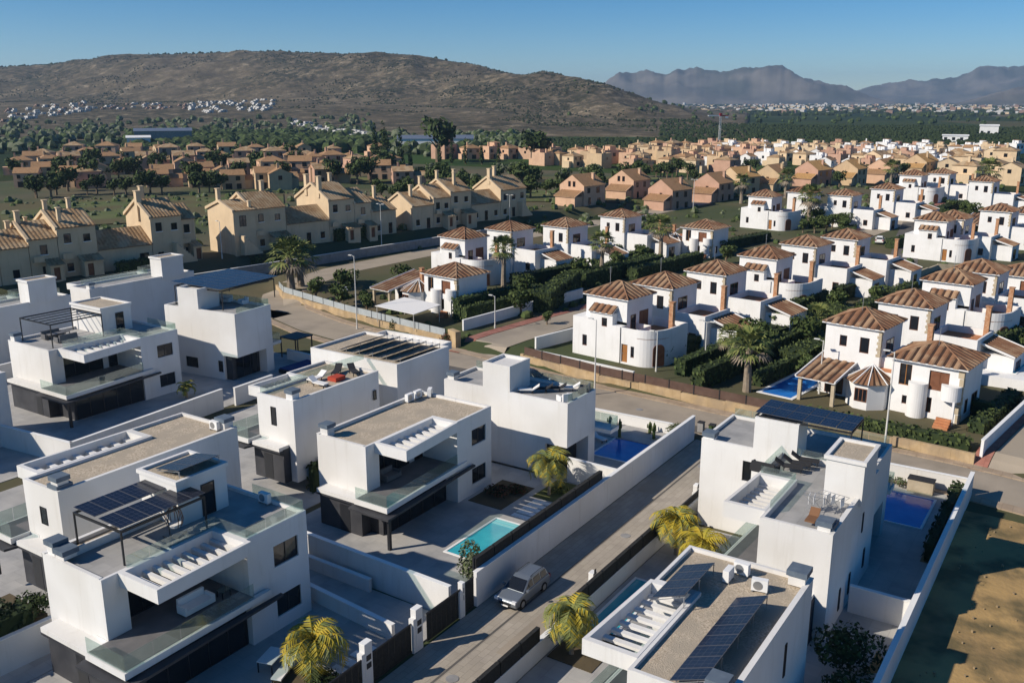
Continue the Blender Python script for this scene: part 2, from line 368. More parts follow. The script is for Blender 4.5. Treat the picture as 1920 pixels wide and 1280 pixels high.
sheet = polar_sheet('plain', plainm, -1400, 3600, 90, dd + [1000, 1200, 1500, 2000, 2600, 3400, 4500, 6000, 8000, 9900], lambda x, y: (far_z(x, y) if math.hypot(x, y) < 900 else lerp1([(900, gz(x, y) if px_of(x, y) > 1300 else 0), (1300, 2), (2000, 0)], math.hypot(x, y))))
tag(sheet, kind='structure')
hd = frange(700, 1100, 40) + frange(1120, 2900, 20) + [3200, 3700, 4400]
hill = polar_sheet('hill', hillm, -420, 1420, 230, hd, lambda x, y: gz(x, y) + .25 - (12 if math.hypot(x, y) < 705 or math.hypot(x, y) > 4300 or px_of(x, y) > 1405 else 0))
tag(hill, kind='structure')

# distant mountain ranges
rockm = mat('mountain_rock', (.085, .080, .078), (.17, .15, .13), .0035, .95, .0, detail=9, ramp=(.4, .6), c3=(.07, .072, .065), s3=.003)
def mountain(name, prof, dist, depth, seed, amp):
    px0, px1 = prof[0][0], prof[-1][0]; n = int((px1 - px0) / 3.5); ds = [dist + depth * k / 34 for k in range(35)]
    def zf(x, y):
        d = math.hypot(x, y); px = px_of(x, y); h = 32 + (186 - lerp1(prof, px)) / 1787 * (dist + depth * .55)
        t = (d - dist) / depth; env = sstep(0, .55, t) ** .8 * (1 - sstep(.6, 1.05, t))
        nn = mnoise.hetero_terrain(Vector((x * .002 + seed, y * .002, seed)), .8, 2.1, 6, .6); rd = 1 - abs(mnoise.noise(Vector((x * .0042, y * .0042, seed)))) * 1.9
        return -6 + h * env * (.80 + .20 * rd) * (1 + .05 * mnoise.noise(Vector((px * .055, seed, 1))) + .025 * mnoise.noise(Vector((px * .15, seed, 2)))) + amp * (nn - .5) * sstep(.02, .3, t) * (1 - sstep(.42, .55, t) * .75) * min(1, h / 140)
    return tag(polar_sheet(name, rockm, px0, px1, n, ds, zf), kind='structure')
mountain('mountains', [(1090, 188), (1125, 168), (1160, 148), (1190, 142), (1222, 134), (1245, 139), (1270, 131), (1305, 128), (1330, 134), (1360, 142), (1385, 140), (1410, 138), (1440, 132), (1462, 133), (1490, 144), (1530, 153), (1560, 162), (1590, 174), (1630, 184), (1680, 190)], 5400, 1500, 3.3, 44)
mountain('mountains', [(1480, 188), (1560, 176), (1640, 164), (1700, 158), (1740, 152), (1790, 149), (1830, 134), (1880, 133), (1940, 134), (2010, 140), (2150, 150), (2400, 160), (2700, 188)], 7600, 1800, 7.7, 34)
mountain('mountains', [(1790, 190), (1830, 182), (1870, 172), (1910, 164), (1960, 156), (2030, 150), (2120, 156), (2260, 175), (2350, 190)], 4700, 900, 5.1, 22)

# the lane, the street, pavements
def ribbon(name, pts, wl, wr, m, z=0.02, closed=False, fix=None, kind='structure', n_sub=10):
    """sheet along a centre line, wl to the left and wr to the right; follows the ground unless fix is a height"""
    Q = []
    for (a, b) in zip(pts, pts[1:]):
        for k in range(n_sub): Q.append((a[0] + (b[0] - a[0]) * k / n_sub, a[1] + (b[1] - a[1]) * k / n_sub))
    Q.append(pts[-1]); b = MB()
    for k, p in enumerate(Q):
        a = Q[max(0, k - 1)]; c = Q[min(len(Q) - 1, k + 1)]; dx, dy = c[0] - a[0], c[1] - a[1]; L = math.hypot(dx, dy); nx, ny = -dy / L, dx / L
        for s in (wl, 0.33 * wl - .33 * wr, -wr): 
            x, y = p[0] + nx * s, p[1] + ny * s; b.v.append((x, y, (gz(x, y) if fix is None else fix) + z))
        if k:
            i = 3 * (k - 1); b.f += [(i, i + 1, i + 4, i + 3), (i + 1, i + 2, i + 5, i + 4)]; b.m += [0, 0]
    return tag(b.obj(name, m), kind=kind)
lane = MB().box(-20, 80.2, 25.0, 31.5, -.05, .02).obj('lane', lane_m); tag(lane, kind='structure')
drain = MB().box(-20, 80, 28.86, 29.02, .02, .026).obj('lane_gutter', asph_m); tag(drain, kind='structure')
STR = [(76, -60), (80.6, -10), (83.6, 10), (84.6, 27), (86.0, 48), (88.4, 62), (91.0, 80), (93.4, 95), (97.5, 107), (106, 116.5), (124, 121), (150, 120), (190, 115), (260, 104)]
ribbon('street', STR, 3.4, 3.4, street_m, .03)
def offset(pts, d):
    o = []
    for k, p in enumerate(pts):
        a = pts[max(0, k - 1)]; c = pts[min(len(pts) - 1, k + 1)]; dx, dy = c[0] - a[0], c[1] - a[1]; L = math.hypot(dx, dy); o.append((p[0] - dy / L * d, p[1] + dx / L * d))
    return o
def kerbed_path(name, pts, width, m, h=.13, z=0.0):
    b = MB(); L0 = offset(pts, width / 2); R0 = offset(pts, -width / 2)
    for k in range(len(pts) - 1):
        q = [L0[k], R0[k], R0[k + 1], L0[k + 1]]; zz = [gz(*p) + z for p in (pts[k], pts[k], pts[k + 1], pts[k + 1])]
        b.prism(q, [v - .3 for v in zz], [v + h for v in zz], 0)
    return tag(b.obj(name, m), kind='structure')
kerbed_path('pavement', offset(STR, -4.05)[:10], 1.25, sidewalk_m)
kerbed_path('pavement', [(80.9, 32.0), (81.6, 44), (83.4, 62), (86.3, 80), (88.7, 95), (92, 105)], 1.3, sidewalk_m)
kerbed_path('pavement', [(72.5, -60), (77, -10), (80, 8), (80.8, 24.8)], 1.3, sidewalk_m)
# parking bays and worn patches beside the street
side1 = [(92.5, 66.5), (100, 66.2), (112, 64.8), (135, 61.5), (170, 56), (225, 49), (300, 38)]
ribbon('side_street', side1, 3.0, 2.6, street_m, .06)
ribbon('red_pavement', offset(side1, 3.9), .85, .85, redpave, .10)
side2 = [(86.2, 4.4), (96, 3.0), (112, .6), (140, -4)]
ribbon('side_street', side2, 2.6, 2.6, street_m, .06)
ribbon('red_pavement', offset(side2, 3.35), .7, .7, redpave, .10)
side3 = [(150, 30.5), (186, 33.6), (225, 40), (300, 50)]
ribbon('side_street', side3, 2.6, 2.6, asph_m, .06)
ribbon('street', [(-30, 118), (20, 117), (60, 113), (88, 108), (97, 108)], 3.4, 3.4, street_m, .03)
# sandy lot beside the last garden wall
lot = MB()
for i in range(-4, 24):
    for j in range(-12, 2):
        def zz(a, b): return .05 + .18 * max(0, mnoise.noise(Vector((a * .21, b * .21, .4)))) + .05 * mnoise.noise(Vector((a * .9, b * .9, 2)))
        x0, y0 = i * 3.2, j * 3.2 + 2.2; lot.quad([(x0, y0, zz(x0, y0)), (x0 + 3.2, y0, zz(x0 + 3.2, y0)), (x0 + 3.2, y0 + 3.2, zz(x0 + 3.2, y0 + 3.2)), (x0, y0 + 3.2, zz(x0, y0 + 3.2))])
tag(lot.obj('dirt_ground', dirt), kind='structure')

# ------------------------------------------------------------------ building kit
def window(parent, ax, pl, a0, a1, z0, z1, out, n=1, fm=frame_m, label=None, name='window', pm=None, shutter=None, fw=.07):
    """window in a wall plane; `out` is +1/-1, the outward direction along the axis"""
    f = MB(); d0, d1 = (pl, pl + out * .05) if out > 0 else (pl + out * .05, pl)
    def bx(b, p, q, r, s, e0, e1):
        if ax == 'x': b.box(e0, e1, p, q, r, s)
        else: b.box(p, q, e0, e1, r, s)
    bx(f, a0, a1, z0, z0 + fw, d0, d1); bx(f, a0, a1, z1 - fw, z1, d0, d1)
    for k in range(n + 1):
        c = a0 + (a1 - a0 - fw) * k / n; bx(f, c, c + fw, z0 + fw, z1 - fw, d0, d1)
    fo = f.obj(name, fm, parent)
    g = MB(); e0, e1 = (pl + .002, pl + .022) if out > 0 else (pl - .022, pl - .002)
    bx(g, a0 + .01, a1 - .01, z0 + .01, z1 - .01, e0, e1); g.obj('pane', pm or darkglass, fo)
    return fo
def flipped(fl, y0, y1): return (y0, y1) if fl == 1 else (-y1, -y0)
def rim(b, x0, x1, y0, y1, z0, z1, t=.22, m=0):
    b.box(x0, x1, y0, y0 + t, z0, z1, m); b.box(x0, x1, y1 - t, y1, z0, z1, m)
    b.box(x0, x0 + t, y0 + t, y1 - t, z0, z1, m); b.box(x1 - t, x1, y0 + t, y1 - t, z0, z1, m)
def chimney_box(p, x, y, z, w=.75, d=.75, h=.75):
    b = MB().box(x - w / 2, x + w / 2, y - d / 2, y + d / 2, z, z + h).obj('chimney', white, p)
    MB().box(x - w / 2 - .1, x + w / 2 + .1, y - d / 2 - .1, y + d / 2 + .1, z + h + .02, z + h + .32).obj('chimney_cap', cap, b); return b
def slat_tray(p, fl, x0, x1, yo0, yo1, yi, z0, z1, n=8, m=None, deep=.3):
    """canopy with an open slatted floor: fascia all round, slats across; outer edge may taper from yo0 to yo1"""
    b = MB(fl); t = .22
    poly = lambda a, c, e, g: [a, c, e, g]
    b.prism([(x0, yo0), (x1, yo1), (x1, yo1 + t), (x0, yo0 + t)], z0, z1)
    b.prism([(x0, yo0 + t), (x0 + t + .1, yo0 + t), (x0 + t + .1, yi), (x0, yi)], z0, z1)
    b.prism([(x1 - t - .1, yo1 + t), (x1, yo1 + t), (x1, yi), (x1 - t - .1, yi)], z0, z1)
    b.box(x0 + t + .1, x1 - t - .1, yi - .18, yi, z0, z1)
    c = b.obj('pergola_canopy', white, p); w = (x1 - x0 - 2 * t - .2) / n
    for k in range(n):
        xa = x0 + t + .1 + w * k + w * .56; xb = xa + w * .40; xa2, xb2 = xa, xb
        yo = yo0 + (yo1 - yo0) * ((xa - x0) / (x1 - x0)) + t
        MB(fl).box(xa, xb, yo, yi - .18, z0 + .05, z0 + .05 + deep).obj('slat', white, c)
    return c
def balustrade(p, fl, pts, z, h=.95):
    g = None
    for a, c in zip(pts, pts[1:]):
        L = math.hypot(c[0] - a[0], c[1] - a[1]); n = max(1, round(L / 1.6)); nx, ny = -(c[1] - a[1]) / L * .012, (c[0] - a[0]) / L * .012
        for k in range(n):
            f0, f1 = k / n + .02 / L, (k + 1) / n - .02 / L
            p0 = (a[0] + (c[0] - a[0]) * f0, a[1] + (c[1] - a[1]) * f0); p1 = (a[0] + (c[0] - a[0]) * f1, a[1] + (c[1] - a[1]) * f1)
            q = MB(fl).prism([(p0[0] - nx, p0[1] - ny), (p1[0] - nx, p1[1] - ny), (p1[0] + nx, p1[1] + ny), (p0[0] + nx, p0[1] + ny)], z, z + h).obj('glass_panel', glassbal, p)
def pv_mesh(w, h):
    b = MB(); b.box(-w / 2, w / 2, -h / 2, h / 2, 0, .035, 1); b.box(-w / 2 + .03, w / 2 - .03, -h / 2 + .03, h / 2 - .03, .0352, .038, 0)
    nx, ny = 3, 5
    for k in range(1, nx): b.box(-w / 2 + w * k / nx - .006, -w / 2 + w * k / nx + .006, -h / 2 + .03, h / 2 - .03, .0382, .0387, 1)
    for k in range(1, ny): b.box(-w / 2 + .03, w / 2 - .03, -h / 2 + h * k / ny - .006, -h / 2 + h * k / ny + .006, .0384, .0389, 1)
    return b.mesh('solar_panel', [pvcell, pvline])
PV = pv_mesh(1.05, 1.75)
def pv_array(label, loc, rz, tilt, nx, ny, gap=.03, group=None, w=1.05, h=1.75, legs=None, midgap=0, frame=True):
    """panels tilted about their lower edge (local x axis), standing on a light metal rack"""
    t = thing('solar_array', label, 'solar panels', loc, rz, group); W = nx * (w + gap); H = ny * (h + gap) + midgap
    ct, st = math.cos(tilt), math.sin(tilt)
    for i in range(nx):
        for j in range(ny):
            u = (i + .5) * (w + gap); v = (j + .5) * (h + gap) + (midgap if j >= ny / 2 and ny > 1 else 0)
            o = bpy.data.objects.new('solar_panel', PV); C.objects.link(o); o.parent = t; o.location = (u, v * ct, v * st + .1); o.rotation_euler = (tilt, 0, 0); o.scale = (w / 1.05, h / 1.75, 1)
    if frame:
        r = MB()
        for v in (.35, H - .35): r.tube([(0, v * ct, v * st + .05), (W, v * ct, v * st + .05)], .03, 4)
        if tilt > .05:
            for k in range(nx // 2 + 1):
                x = W * k / (nx // 2 if nx > 1 else 1); x = min(W - .05, max(.05, x))
                r.tube([(x, .1, 0.0), (x, H * ct, H * st + .02)], .025, 4); r.tube([(x, H * ct - .05, 0), (x, H * ct - .05, H * st)], .03, 4)
        r.obj('rack', grey_metal, t)
    return t
def frame_pergola(p, fl, x0, x1, y0, y1, z0, z1, m=frame_m, bars=0):
    b = MB(fl); s = .09
    for x in (x0, x1 - s):
        for y in (y0, y1 - s): b.box(x, x + s, y, y + s, z0, z1 - .14)
    b.box(x0, x1, y0, y0 + s, z1 - .14, z1); b.box(x0, x1, y1 - s, y1, z1 - .14, z1); b.box(x0, x0 + s, y0 + s, y1 - s, z1 - .14, z1); b.box(x1 - s, x1, y0 + s, y1 - s, z1 - .14, z1)
    o = b.obj('pergola_frame', m, p)
    for k in range(bars):
        y = y0 + (y1 - y0) * (k + 1) / (bars + 1); MB(fl).box(x0 + s, x1 - s, y, y + .06, z1 - .12, z1 - .03).obj('pergola_bar', m, o)
    return o
def ac_unit(label, loc, rz=0, group='air conditioners on the flat roofs'):
    t = thing('air_conditioner', label, 'air conditioner', loc, rz, group)
    MB().box(-.42, .42, -.17, .17, .08, .72).obj('casing', trim, t)
    MB().cyl(0, 0, 0, .02, .25, n=12).obj('fan_grille', grey_metal, t).matrix_local = Matrix.Translation((-.08, -.172, .4)) @ Matrix.Rotation(R(90), 4, 'X')
    MB().box(-.40, -.32, -.2, .2, 0, .08).box(.32, .40, -.2, .2, 0, .08).obj('bracket', grey_metal, t)
    return t

def modern_house(label, x, y, fl=1, gfront=-.6, L=12.9, D=5.0, zt=7.1, sol=False, rsec=4.8, rout=2.4, near=3.1, far=2.5, ground_dark=True, group='flat-roofed modern white houses', tray=True, wins=True, slatn=8, lowext=1.0, tray_deep=.3):
    h = thing('modern_house', label, 'house', (x, y, 0), 0, group)
    xr = L - rsec                                   # start of the projecting right-hand section
    b = MB(fl); rb = 1.1                              # rb: depth of the loggia
    # upper storey: rear volume, side pier, projecting section with its openings
    b.box(0, L, rb, D, 3.0, 6.78, 0)
    b.box(0, 1.45, 0, rb, 3.42, 6.78, 0)
    b.box(1.45, xr, 0, rb, 6.3, 6.78, 0)
    ops = [(xr + 2.0, xr + 4.0, 4.35, 5.75), (xr + 2.0, xr + 4.0, .95, 2.35)]
    b.box(xr, L, -rout, rb, 0, 6.78, 0, skip='s')
    b.panel('y', -rout, xr, L, 0, 6.78, ops, .16)
    b.box(xr, L, -rout + .001, -rout + .2, 6.78, zt - .02); b.box(xr, xr + .2, -rout + .2, .2, 6.78, zt - .02); b.box(L - .2, L - .002, -rout + .2, 1.2, 6.78, zt - .02)
    b.box(.001, .22, .201, D - .22, 6.78, zt - .001); b.box(L - .22, L - .001, 1.201, D - .22, 6.78, zt - .001); b.box(.001, L - .001, D - .22, D - .001, 6.78, zt - .001)
    b.box(.001, xr, .001, .2, 6.78, zt - .03, 0)
    b.box(-.02, L + .02, D - .25, D + .03, zt, zt + .05, 0)
    b.box(.003, L - .003, D - .7, D - .003, 0, 3.42, 0)
    wo = b.obj('wall', white, h)
    g = MB(fl); g.box(.3, xr - .01, gfront, D - .7, 0, 2.7, 0); g.box(-.7, 1.1, .02, D - .71, 0, 2.95, 0)
    g.obj('ground_floor_wall', clad if ground_dark else clad2, h)
    r = MB(fl); r.box(.22, L - .22, .2, D - .22, 6.785, 6.86); r.box(xr + .2, L - .22, -rout + .2, .199, 6.784, 6.857); r.obj('roof_deck', deck if sol else gravel, h)
    s = MB(fl); s.prism([(-1.35, -near), (xr + 1.2, -far - .02), (xr + 1.2, -far + .3), (xr - .001, -far + .31), (xr - .001, rb), (-.02, rb), (-.02, .1), (-1.35, .1)], 3.0, 3.4); s.prism([(-1.9, -near - .55), (xr + 1.9, -far - .32), (xr + 1.9, -far - .05), (-.3, -near + .1), (-.3, 1.2), (-.3, D - .75), (-1.1, D - .75), (-1.1, .4), (-1.9, .2)], 2.72, 2.88, 1)
    s.box(-1.1, -.001, .2, D - .8, 2.89, 3.2, 0)
    so = s.obj('balcony', [white, clad], h)
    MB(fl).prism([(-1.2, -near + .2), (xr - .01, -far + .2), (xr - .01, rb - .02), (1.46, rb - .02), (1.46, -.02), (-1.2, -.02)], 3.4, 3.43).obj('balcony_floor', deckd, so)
    balustrade(so, fl, [(-1.25, .05), (-1.25, -near + .09), (xr, -far + .07)], 3.4)
    # loggia glazing, door and ground-floor glazing
    def win(ax, pl, a0, a1, z0, z1, n, out=-1, **k):
        if fl == -1 and ax == 'y': return window(h, 'y', -pl, a0, a1, z0, z1, -out, n, **k)
        if fl == -1: return window(h, ax, pl, -a1, -a0, z0, z1, out, n, **k)
        return window(h, ax, pl, a0, a1, z0, z1, out, n, **k)
    win('y', rb - .01, 1.6, xr - 1.9, 3.45, 6.25, 3, name='sliding_window')
    win('y', rb - .01, xr - 1.2, xr - .15, 3.45, 5.9, 1, name='balcony_door')
    win('y', gfront - .01, .4, xr - .1, .05, 2.62, 5, name='sliding_window')
    if wins:
        for o in ops: win('y', -rout + .15, o[0], o[1], o[2], o[3], 2)
    MB(fl).box(-1.3, -1.05, -near - .1, -near + .12, 0, 2.68).obj('porch_post', frame_m, h)
    MB(fl).box(-.72, -.705, 1.2, 2.2, .1, 2.3).obj('side_door', frame_m, h)
    if tray: slat_tray(h, fl, 1.0, xr, -near, -far, .0, 6.25, zt - .01, slatn, deep=tray_deep)
    chimney_box(h, .55, (D - .6) * fl, 6.86)
    if sol:
        px0, px1 = L - 5.6, L - 1.9
        p = MB(fl).box(px0, px1, 2.2, D + .2, 6.8, 9.6, 0)
        rim(p, px0 - .12, px1 + .12, 2.05, D + .3, 9.6, 9.85, .25); p.obj('stair_tower', white, h); MB(fl).box(px0 + .14, px1 - .14, 2.31, D + .04, 9.6, 9.68).obj('tower_roof', gravel, h)
        win('y', 2.19, px0 + 1.7, px0 + 2.7, 6.9, 9.0, 1, name='roof_door')
        balustrade(h, fl, [(1.6, .1), (xr + .1, .1), (xr + .1, -rout + .1), (L - .1, -rout + .1), (L - .1, 2.0)], 6.88, .9)
    return h

# ------------------------------------------------------------------ the new white houses
h2 = modern_house('white flat-roofed house with gravel roof and slatted canopy, above the turquoise pool by the lane', 47.5, 44.4, 1, L=12.9, D=5.0, gfront=-1.2)
h1 = modern_house('white house with solar panels on its roof-terrace pergola and a hanging chair, beside the palm', 25.0, 42.9, 1, L=12.3, D=5.6, sol=True, rout=2.75, near=3.4, far=3.2, slatn=9, gfront=-2.3)
gh = modern_house('white house with wide gravel roof and empty slatted canopy, behind the solar-pergola house', 28.9, 57.2, -1, L=14.2, D=4.0, near=2.5, far=2.4)
h3 = modern_house('tall white house with a red cushion on its roof, beside the narrow hedge alley', 49.7, 58.5, -1, L=10.4, D=4.3, near=2.2, far=2.1, sol=False)
h6 = modern_house('white house with open black pergola frame on its roof terrace, above a charcoal ground floor', 49.8, 89.8, 1, L=13.2, D=7.6, gfront=-3.0, sol=True, rout=3.2, near=4.6, far=3.4)
h8 = modern_house('large white house with blank bluish wall and stair tower, behind the black-pergola house', 51.0, 118.3, -1, L=16.2, D=4.3, near=2.4, far=2.3, sol=True)
h9 = modern_house('white house with tall bright cube stair tower, backing on to the townhouse road', 70.5, 119.6, -1, L=17.0, D=4.6, near=2.4, far=2.3, sol=True)
h10 = modern_house('white house end wall showing at the picture edge beside dark shrubs', 30.0, 90.0, -1, L=13.2, D=4.2, near=2.5, far=2.4)
h11 = modern_house('white house with black loungers on its roof terrace and drying racks, by the sandy lot', 51.6, 15.9, -1, L=11.6, D=4.4, zt=7.3, sol=True, near=2.7, far=2.4)
h12 = modern_house('white gravel-roofed house with two rows of tilted solar panels, nearest the viewer', 33.4, 15.8, -1, L=12.8, D=4.7, near=2.9, far=2.6, tray_deep=.16)
for hh in (gh, h3): hh.location.z = 1.1
def corner_house(label, loc, rz, X, Y, zt=7.0, tower=None, deckm=deck, low=None, ops=(), opsx=(), notch=None):
    h = thing('modern_house', label, 'house', loc, rz, 'flat-roofed modern white houses')
    b = MB(); b.box(0, X, 0, Y, 3.0, zt - .32, 0, skip='ws'); b.box(0, X, 2.2, Y, 0, 3.0, 0, skip='w'); b.box(X - 1.2, X, .002, 2.2, 0, 3.0)
    b.panel('x', 0, 2.2, Y, 0, 3.0, [o for o in opsx if o[3] < 3.0], .16); b.panel('x', 0, 0, Y, 3.0, zt - .32, [o for o in opsx if o[2] > 3.0], .16)
    b.panel('y', 0, 0, X, 3.0, zt - .32, [o for o in ops if o[2] > 3.0], .16)
    rim(b, .001, X - .001, .001, Y - .001, zt - .32, zt)
    if tower:
        x0, x1, y0, y1, z = tower; b.box(x0, x1, y0, y1, zt - .32, z); rim(b, x0 - .01, x1 + .01, y0 - .01, y1 + .01, z, z + .25)
    b.obj('wall', white, h)
    MB().box(.22, X - .22, .22, Y - .22, zt - .31, zt - .25).obj('roof_deck', deckm, h)
    MB().box(.3, X - 1.2, 1.2, 2.19, 0, 3.0).obj('ground_floor_wall', clad, h)
    window(h, 'y', 1.19, .8, X - 1.6, .1, 2.6, -1, 3, name='sliding_window')
    for o in opsx: window(h, 'x', .15, *o, -1, 1)
    for o in ops: window(h, 'y', .15, *o, -1, 1)
    return h
h5 = corner_house('white corner house with furnished roof terrace and blank wall carrying a stepped shadow', (64.6, 37.0, 0), 0, 5.0, 13.2, 7.0, (0.002, 3.3, 5.9, 8.8, 9.1))
h4 = corner_house('low white corner house with gravel roof, dark roof panels and slatted canopy beside the street', (62.9, 54.4, 0), R(0), 8.0, 11.2, 8.1, None, gravel)
h7 = corner_house('white corner house with solar panels on a raised roof, next to the street bend', (68.3, 83.2, 0), R(6), 6.0, 11.2, 8.2, (.003, 3.4, 5.6, 8.8, 10.3), deck, opsx=((2.4, 3.2, .9, 2.3), (6.4, 8.4, .9, 2.2)))
h11b = corner_house('white corner house with large tilted solar roof on posts, beside the lane end', (63.0, 11.9, 0), 0, 6.6, 12.4, 7.1, (0.002, 2.4, 5.2, 8.4, 9.3), deck, opsx=((8.4, 9.1, 4.4, 6.0),))
for hh, args in ((h5, (5.0, 6.6, -1.6, 5.5)), (h7, (6.0, 7.6, .1, 5.5)), (h11b, (6.6, 8.2, -.2, 5.0))):
    MB().box(args[0], args[1], args[2], args[3], 3.05, 3.4).obj('balcony', white, hh)
    balustrade(hh, 1, [(args[0] + .1, args[2] + .08), (args[1] - .08, args[2] + .08), (args[1] - .08, args[3])], 3.4)
    window(hh, 'x', args[0], args[2] + 2, args[3] - .4, 3.45, 5.9, 1, 2, name='sliding_window')
slat_tray(h4, 1, 4.6, 8.3, 0.6, .6, 11.0, 6.4, 7.02, 5) if False else None
tr = MB(); tr.box(8.01, 9.8, 1.0, 1.22, 7.3, 8.05); tr.box(8.01, 9.8, 9.6, 9.82, 7.3, 8.05); tr.box(9.58, 9.8, 1.22, 9.6, 7.3, 8.05)
tro = tr.obj('pergola_canopy', white, h4)
for k in range(9): MB().box(8.01, 9.58, 1.5 + k * .9, 1.9 + k * .9, 7.4, 7.7).obj('slat', white, tro)
# roof extras
frame_pergola(h1, 1, 1.9, 7.6, .75, 5.3, 6.86, 8.95)
frame_pergola(h6, 1, 1.3, 7.2, 1.4, 7.2, 6.86, 9.4, bars=4)
rf = MB(); rf.box(.25, 12.0, 4.2, 5.35, 6.87, 6.92); rf.obj('gravel_strip', gravel, h1)
MB().box(.3, 7.0, 4.05, 4.2, 6.87, 7.35).obj('low_wall', white, h1)
chimney_box(h1, .5, 4.0, 7.12, .8, .8, .25); chimney_box(gh, .6, -3.3, 6.9, .9, .9, .15); chimney_box(gh, 13.9, -3.0, 6.9, .8, .9, .6)
chimney_box(h12, 12.2, -4.1, 6.95, .9, .9, .55); chimney_box(h11, .9, -3.8, 7.05, 1.0, .9, .35); chimney_box(h11b, .5, 11.9, 6.95, .8, .8, .3)
chimney_box(h1, 11.0, 5.0, 6.9, .8, .8, .9); chimney_box(h5, .6, 12.6, 6.85, .7, .7, .5)
balustrade(h3, 1, [(.2, -.2), (13.0, -.2)], 7.0, .6)
for hh, pts in ((h5, [(.3, .15), (4.85, .15), (4.85, 13.0)]), (h11b, [(6.45, .2), (6.45, 12.2)]), (h7, [(.4, .15), (5.85, .15), (5.85, 11.0)])):
    balustrade(hh, 1, pts, 8.15 if hh is h7 else 6.95, .75)
# solar panels
pv_array('black solar panels lying flat on the roof-terrace pergola above the hanging chair', (26.95, 43.72, 8.97), 0, R(2), 6, 2, group='solar arrays', w=.93, h=2.02, midgap=.35, frame=False)
pv_array('small tilted solar rack beside the stair tower of the pergola house', (35.2, 47.6, 9.85), R(180), R(9), 3, 1, group='solar arrays', w=1.0, h=2.3)
pv_array('tilted solar panels at the head of the nearest slatted canopy', (43.7, 17.5, 7.0), R(180), R(21), 4, 1, group='solar arrays', w=1.0, h=1.9)
pv_array('long row of tilted solar panels on the nearest gravel roof', (42.0, 13.85, 7.0), R(180), R(22), 8, 1, group='solar arrays', w=1.02, h=1.75)
pv_array('solar roof on black posts over the corner terrace beside the street lamp', (63.25, 13.5, 9.62), R(0), R(1), 2, 6, group='solar arrays', w=1.72, h=1.12, frame=False)
frame_pergola(h11b, 1, .3, 3.75, 1.6, 8.5, 6.85, 9.62)
pv_array('bluish solar roof above the terrace at the street bend', (69.4, 86.6, 10.35), R(6), R(2), 8, 4, group='solar arrays', w=1.2, h=2.0, frame=False)
frame_pergola(h7, 1, 1.6, 10.6, 3.3, 11.0, 7.9, 10.3)
for k in range(5):
    pv_array(['dark roof panel strip nearest the air conditioners of the low corner house', 'second dark roof panel strip on the low corner house', 'middle dark roof panel strip of the low corner house', 'fourth dark roof panel strip on the low corner house', 'dark roof panel strip closest to the lane on the low corner house'][k], (70.2, 62.9 - k * 1.72, 7.9), R(180), R(22), 6, 1, group='solar arrays', w=1.0, h=1.15)
# air conditioners
for k, (x, y, z, rz, lb) in enumerate([(58.0, 48.85, 6.88, 0, 'first air conditioner of the three on the gravel roof above the pool'), (59.1, 48.85, 6.88, 0, 'middle air conditioner of the three on the gravel roof above the pool'), (60.1, 48.3, 6.88, .5, 'air conditioner standing askew at the corner of the gravel roof above the pool'),
    (62.5, 58.0, 4.3, R(-90), 'wall air conditioner nearest the street on the low corner house'), (62.5, 59.3, 4.3, R(-90), 'second wall air conditioner on the low corner house'), (62.5, 60.6, 4.3, R(-90), 'third wall air conditioner on the low corner house'), (62.5, 61.9, 4.3, R(-90), 'wall air conditioner farthest from the lane on the low corner house'),
    (43.7, 13.2, 6.88, R(-80), 'air conditioner by the slate chimney cap on the nearest gravel roof'), (44.9, 14.6, 6.88, R(-95), 'air conditioner behind the solar rack on the nearest gravel roof'), (43.9, 15.0, 6.88, R(180), 'air conditioner between the two solar racks on the nearest gravel roof'), (42.2, 54.6, 7.98, R(-90), 'air conditioner at the far end of the wide gravel roof'), (36.9, 43.4, 6.9, R(-90), 'air conditioner on the paved terrace beside the stair tower')]):
    if k >= 3 and k <= 6: z = 5.6
    ac_unit(lb, (x, y, z), rz)

# ------------------------------------------------------------------ garden walls, gates and pillars along the lane
def wall_run(label, a, b, h, t=.25, z=0, m=white, cat='wall', name='garden_wall', base=None):
    L = math.hypot(b[0] - a[0], b[1] - a[1]); rz = math.atan2(b[1] - a[1], b[0] - a[0])
    t0 = thing(name, label, cat, (a[0], a[1], z), rz)
    n = max(1, round(L / 4.5))
    for k in range(n): MB().box(L * k / n + (.012 if k else 0), L * (k + 1) / n, -t / 2, t / 2, -.3, h).obj('wall_section', m, t0)
    if base: return t0
    MB().box(-.02, L + .02, -t / 2 - .04, t / 2 + .04, h, h + .05).obj('coping', trim, t0)
    return t0
def fence_run(label, pts, h, z0, m, postm=frame_m, step=1.6, name='fence', thick=.05, zf=None, post=.07, postup=.06):
    t = thing(name, label, 'fence', (pts[0][0], pts[0][1], 0))
    ox, oy = pts[0]
    for a, b in zip(pts, pts[1:]):
        L = math.hypot(b[0] - a[0], b[1] - a[1]); n = max(1, round(L / step)); rz = math.atan2(b[1] - a[1], b[0] - a[0]); me = None
        for k in range(n):
            f = k / n; x, y = a[0] + (b[0] - a[0]) * f - ox, a[1] + (b[1] - a[1]) * f - oy; zz = (zf(x + ox, y + oy) if zf else 0) + z0
            if me is None:
                me = MB().box(post + .005, L / n - .005, -thick / 2, thick / 2, 0, h).mesh('fence_panel', m); pm = MB().box(0, post, -post / 2, post / 2, -.1, h + postup).mesh('fence_post', postm)
            inst(me, 'fence_panel', t, (x, y, zz), rz); inst(pm, 'fence_post', t, (x, y, zz), rz)
    return t
wall_run('long white garden wall along the lane, running past the parked silver car', (43.6, 31.65), (80.0, 31.75), 2.45)
fence_run('black screen fence on top of the lane wall beside the turquoise pool', [(43.9, 32.0), (61.5, 32.05)], .75, 2.42, blackhedge, step=2.2, thick=.3)
